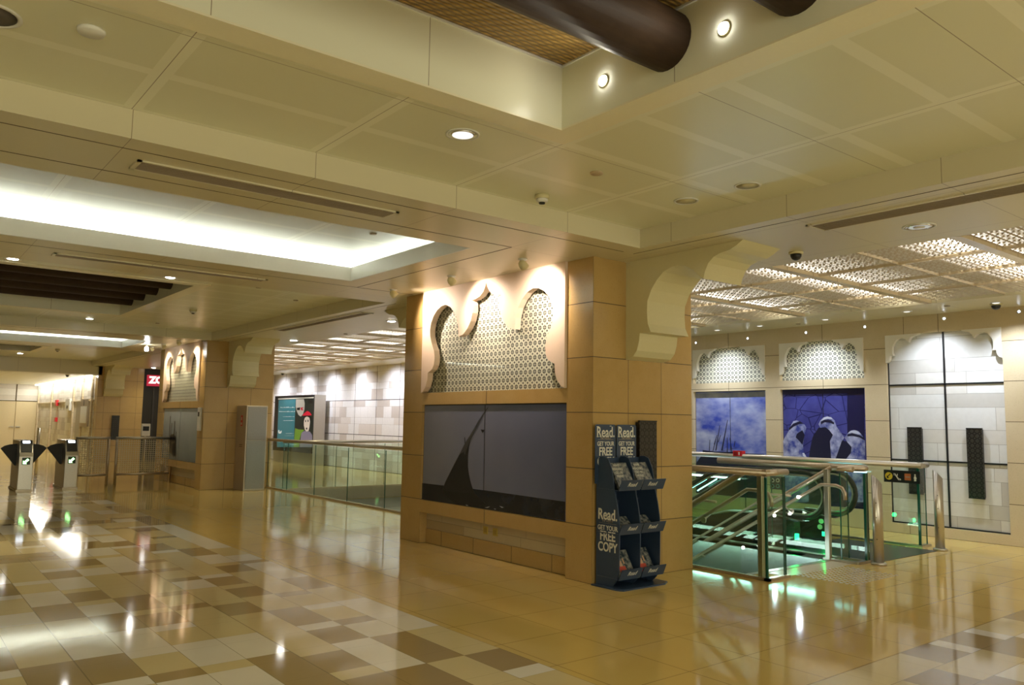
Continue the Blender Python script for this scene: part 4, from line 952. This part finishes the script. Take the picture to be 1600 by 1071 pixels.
# ------------------------------------------------------------------ steel hose cabinet on the second pier
t = thing('hose_cabinet', 'tall brushed steel cabinet against the second pier, left of the glass railing', 'cabinet', (0, 0, 0))
MB().box(.74, 1.22, 11.72, 12.345, 0, 1.88).build('body', M['steeld'], t, bevel=.006)
MB().box(.77, 1.19, 11.70, 11.72, .04, 1.10).build('door', M['cabdoor'], t); MB().box(.77, 1.19, 11.70, 11.72, 1.115, 1.85).build('door', M['cabdoor'], t)
o = MB().box(.735, .74, 11.95, 12.05, 1.42, 1.66).build('red_label', M['red'], t)
MB().box(.732, .735, 11.975, 12.025, 1.45, 1.50).box(.732, .735, 11.985, 12.015, 1.55, 1.62).build('label_mark', M['whitepr'], o)
MB().box(.734, .74, 11.9, 12.08, 1.0, 1.012).build('vent_slot', M['dark'], t); MB().box(.734, .74, 11.9, 12.08, .96, .972).build('vent_slot', M['dark'], t)
t = thing('wall_intercom', 'small pale intercom unit beside the distant arch panel', 'intercom', (0, 0, 0))
MB().box(-.05, 0, 12.44, 12.62, 1.30, 1.82).build('body', M['white'], t, bevel=.01); MB().box(-.055, -.05, 12.48, 12.58, 1.62, 1.72).build('screen', M['black'], t)
# ------------------------------------------------------------------ lightbox poster near the back wall
t = thing('advertising_lightbox', 'framed teal advertising lightbox with a shouting person in a red hat', 'poster', (0, 0, 0))
px0 = 6.12; a, b = on('x', px0, 431, 621), on('x', px0, 492, 615.5); py1, py0, pz1 = a.y, b.y, (a.z + b.z) / 2; pz0 = .42
MB().box(px0, px0 + .42, py0, py1, pz0 - .42, pz1).build('cabinet', M['steel'], t)
MB().box(px0 - .03, px0, py0, py1, pz0, pz1).build('frame', M['black'], t)
def PP(x, y): return on('x', px0 - .04, 410 + x / 10.7, 600 + y / 10.7)
def pb(nm, mt, pts, k=0): 
    Q = [(lambda v: (v.y, v.z))(PP(*p)) for p in pts]; return MB().prism(Q, 'x', px0 - .034 - k * .002, px0 - .033 - k * .002 + .001).build(nm, mt, t)
def lit(n_, c, e=.35):
    n = NT(n_); n.fin(c, .3); n.b.inputs['Emission Color'].default_value = (*c, 1); n.b.inputs['Emission Strength'].default_value = e; return n.m
pb('print', lit('poster_dark', (.02, .025, .02)), [(262, 240), (858, 222), (835, 1060), (235, 1060)])
pb('teal_field', lit('poster_teal', (.035, .16, .19)), [(272, 275), (555, 262), (520, 1060), (240, 1060)], 1)
pb('white_margin', lit('poster_pale', (.45, .44, .36)), [(262, 245), (858, 222), (857, 240), (262, 265)], 1)
pb('bubble', lit('poster_grey', (.40, .38, .33)), [(560, 262), (690, 258), (705, 330), (700, 430), (675, 510), (640, 550), (600, 520), (570, 450), (556, 380)], 1)
pb('person_picture', lit('poster_face', (.60, .53, .45)), [(745, 545), (785, 570), (795, 640), (785, 720), (770, 790), (735, 800), (710, 770), (692, 700), (692, 620), (710, 565)], 2)
pb('red_hat', lit('poster_red', (.55, .015, .04)), [(665, 535), (700, 490), (750, 455), (790, 475), (825, 525), (745, 532)], 3)
pb('shirt', lit('poster_shirt', (.20, .18, .24)), [(650, 820), (700, 790), (790, 800), (830, 860), (830, 1060), (620, 1060)], 1)
pb('green_field', lit('poster_green', (.13, .25, .03)), [(545, 740), (600, 765), (700, 770), (650, 830), (620, 920), (610, 1060), (520, 1060)], 1)
dk = lit('poster_black', (.01, .01, .01), .1)
for q in ([(765, 280), (790, 255), (800, 280), (815, 280), (830, 255), (845, 290), (840, 330), (770, 330)], [(575, 405), (630, 395), (625, 440), (580, 440)], [(715, 610), (730, 605), (730, 640), (718, 645)], [(755, 600), (772, 605), (770, 640), (757, 640)], [(728, 735), (750, 735), (750, 765), (730, 765)], [(690, 545), (745, 540), (815, 545), (825, 620), (800, 600), (790, 570), (745, 546), (705, 570), (690, 640), (680, 600)]): pb('ink_mark', dk, q, 4)
pb('red_mark', lit('poster_red2', (.5, .02, .04)), [(640, 400), (690, 392), (665, 420), (690, 440), (660, 445), (640, 430)], 3)
wl = lit('poster_white', (.62, .66, .64))
for (y, x0, x1, h) in ((395, 300, 540, 16), (465, 278, 540, 14), (550, 345, 530, 9), (615, 345, 530, 12), (832, 390, 520, 8), (870, 370, 520, 5)):
    x = x1; kk = 0
    while x > x0:                                            # cursive right-to-left script strokes
        wd = random.choice((14, 22, 30)); up = random.choice((0, h * .6, h)); x2 = max(x0, x - wd)
        pb('script_stroke', wl, [(x2, y + h * .3), (x, y + h * .3), (x, y + h * .3 - up - 3), (x - 3, y - up * .5), (x2, y)], 3); x -= wd + 4; kk += 1
pb('emblem', wl, [(270, 770), (285, 780), (285, 810), (300, 800), (318, 780), (318, 820), (300, 835), (270, 830), (262, 800)], 3)
# ------------------------------------------------------------------ turnstiles and mesh barriers
def turnstile(x, y, label, wings):
    t = thing('turnstile', label, 'turnstile', (x, y, 0), 'ticket gates by the mesh barriers')
    MB().prism([(0, .03), (0, .72), (.03, .80), (.12, .96), (.20, 1.05), (1.15, 1.05), (1.15, .03)], 'x', -.13, .13).build('body', M['steel'], t, bevel=.008)
    MB().box(-.15, .15, -.02, 1.17, 0, .035).build('base', M['steeld'], t)
    m = MB(); m.prism([(.035, .815), (.125, .968), (.195, 1.045), (.20, 1.06), (.10, .985), (.015, .82)], 'x', -.10, .10); m.build('reader_head', M['black'], t)
    MB().prism([(.118, .998), (.17, 1.04), (.168, 1.046), (.11, 1.004)], 'x', -.065, .065).build('display', M['whiteglow'], t)
    g = plain('arrow_black', (.0, .02, .0), .3)
    a = MB().box(-.075, .075, -.004, .0, .55, .70).build('arrow_panel', g, t)
    P = [(-.055, .565), (.015, .565), (-.005, .588), (.055, .648), (.025, .68), (-.033, .62), (-.055, .64)]
    MB().prism(P, 'y', -.008, -.005).build('green_arrow', M['arrowg'], a)
    for s in wings:
        P = [(s * .10, .50), (s * .16, .52), (s * .43, .88), (s * .36, .935), (s * .26, .965), (s * .12, .98)]
        MB().prism(P, 'y', .42, .46).build('flap', M['rubber'], t, bevel=.006)
turnstile(-3.16, 13.75, 'steel ticket gate with green arrow, leftmost of the two', (-1, 1))
turnstile(-2.27, 13.95, 'steel ticket gate with green arrow beside the mesh barrier', (-1,))
def barrier(x0, x1, y, label):
    t = thing('mesh_barrier', label, 'barrier', (0, 0, 0), 'steel mesh barriers'); r = .032
    m = MB(); m.tube([(x0, y, 0), (x0, y, 1.08)], r, 10).build('post', M['steeld'], t)
    MB().tube([(x1, y, 0), (x1, y, 1.08)], r, 10).build('post', M['steeld'], t)
    MB().tube([(x0 - .03, y, 1.08), (x1 + .03, y, 1.08)], r * 1.1, 10).build('top_rail', M['steel'], t); MB().tube([(x0, y, .22), (x1, y, .22)], r * .9, 10).build('lower_rail', M['steeld'], t)
    MB().box(x0 + .03, x1 - .03, y - .004, y + .004, .26, 1.04).build('mesh_panel', M['grid'], t)
barrier(-2.02, -1.35, 14.9, 'short steel mesh barrier next to the ticket gate')
barrier(-1.17, .06, 14.9, 'long steel mesh barrier next to the second pier')
t = thing('ticket_reader', 'small white ticket reader on a pole behind the long mesh barrier', 'card reader', (1.06, 20.5, 0))
p = on('y', 20.5, 227, 676); t.location = (p.x, 20.5, 0)
MB().tube([(0, 0, 0), (0, 0, 1.1)], .03).build('pole', M['steel'], t); MB().box(-.13, .13, -.06, .04, 1.0, 1.38).build('head', M['white'], t, bevel=.02); MB().box(-.09, .09, -.064, -.06, 1.16, 1.30).build('screen', M['black'], t)
# ------------------------------------------------------------------ dark shop front with partly hidden sign
t = thing('shop_front', 'dark shop front with red sign behind the second pier', 'shop front', (0, 0, 0))
MB().box(1.80, 4.2, 25.1, 25.3, 0, ZS).build('dark_wall', M['dark'], t)
pa, pb_ = on('y', 25.08, 230, 586), on('y', 25.08, 300, 606)
s = MB().box(pa.x, pa.x + 1.6, 25.05, 25.1, pb_.z, pa.z).build('red_sign', lit('sign_red', (.45, .015, .045), .5), t)
text('ZO', 'lettering', lit('sign_white', (.85, .85, .82), .8), s, (pa.x + .08, 25.045, (pa.z + pb_.z) / 2 + .01), RY, .33, bold=.02, align='LEFT')
for k in range(3): MB().box(2.15 + k * .55, 2.20 + k * .55, 25.06, 25.1, 0, pb_.z - .05).build('mullion', plain('mullion', (.03, .025, .022), .4), t)
MB().box(4.2, XB, 25.1, 25.3, 0, ZS).build('wall_east_end', M['beige'], kind='structure')
# ------------------------------------------------------------------ far corridor
t = thing('double_door', 'pale double service door at the end of the far corridor', 'door')
MB().box(-1.95, -.60, 37.99, 38.05, 0, 2.22).build('door_leaf', plain('door_leaf', (.68, .56, .33), .45), t); MB().box(-.58, .27, 37.99, 38.05, 0, 2.22).build('door_leaf', plain('door_leaf2', (.68, .56, .33), .45), t)
for x in (-.70, -.45): MB().box(x - .09, x + .09, 37.93, 37.99, 1.00, 1.05).build('handle', M['steel'], t)
t = thing('wall_directory', 'narrow framed notice on the lit corridor wall', 'notice')
a, b = on('x', .235, 126, 625), on('x', .235, 135, 667)
MB().box(.235, .30, b.y, a.y, b.z, a.z + .02).build('frame', M['steeld'], t); MB().box(.228, .235, b.y + .12, a.y - .12, b.z + .12, a.z - .25).build('print', M['white'], t)
text('B', 'lettering', M['black'], t, (.225, (a.y + b.y) / 2, a.z - .13), RX, .28, bold=.01)
t = thing('fire_alarm', 'red alarm boxes on the lit corridor wall', 'alarm box')
a = on('x', .29, 90, 630); MB().box(.22, .30, a.y - .2, a.y + .2, a.z - .12, a.z + .12).build('sounder', M['red'], t)
a = on('x', .29, 88.5, 656); MB().box(.22, .30, a.y - .15, a.y + .15, a.z - .09, a.z + .09).build('call_point', M['red'], t)
t = thing('lift_indicator', 'small panel with dark opening above the corridor lift', 'lift indicator')
a = on('x', .29, 109, 634); MB().box(.20, .30, a.y - .45, a.y + .45, a.z - .2, a.z + .25).build('panel', M['white'], t); MB().box(.195, .20, a.y - .12, a.y + .12, a.z - .12, a.z + .0).build('screen', M['black'], t)
o = MB().tube([(0, 0, 0), (0, 0, 1.15)], .05, 10).build('queue_post', M['steel']); p = on('z', 0, 57, 722); o.location = (p.x, p.y, 0); tag(o, 'slim steel post between the two ticket gates, far behind', 'post')
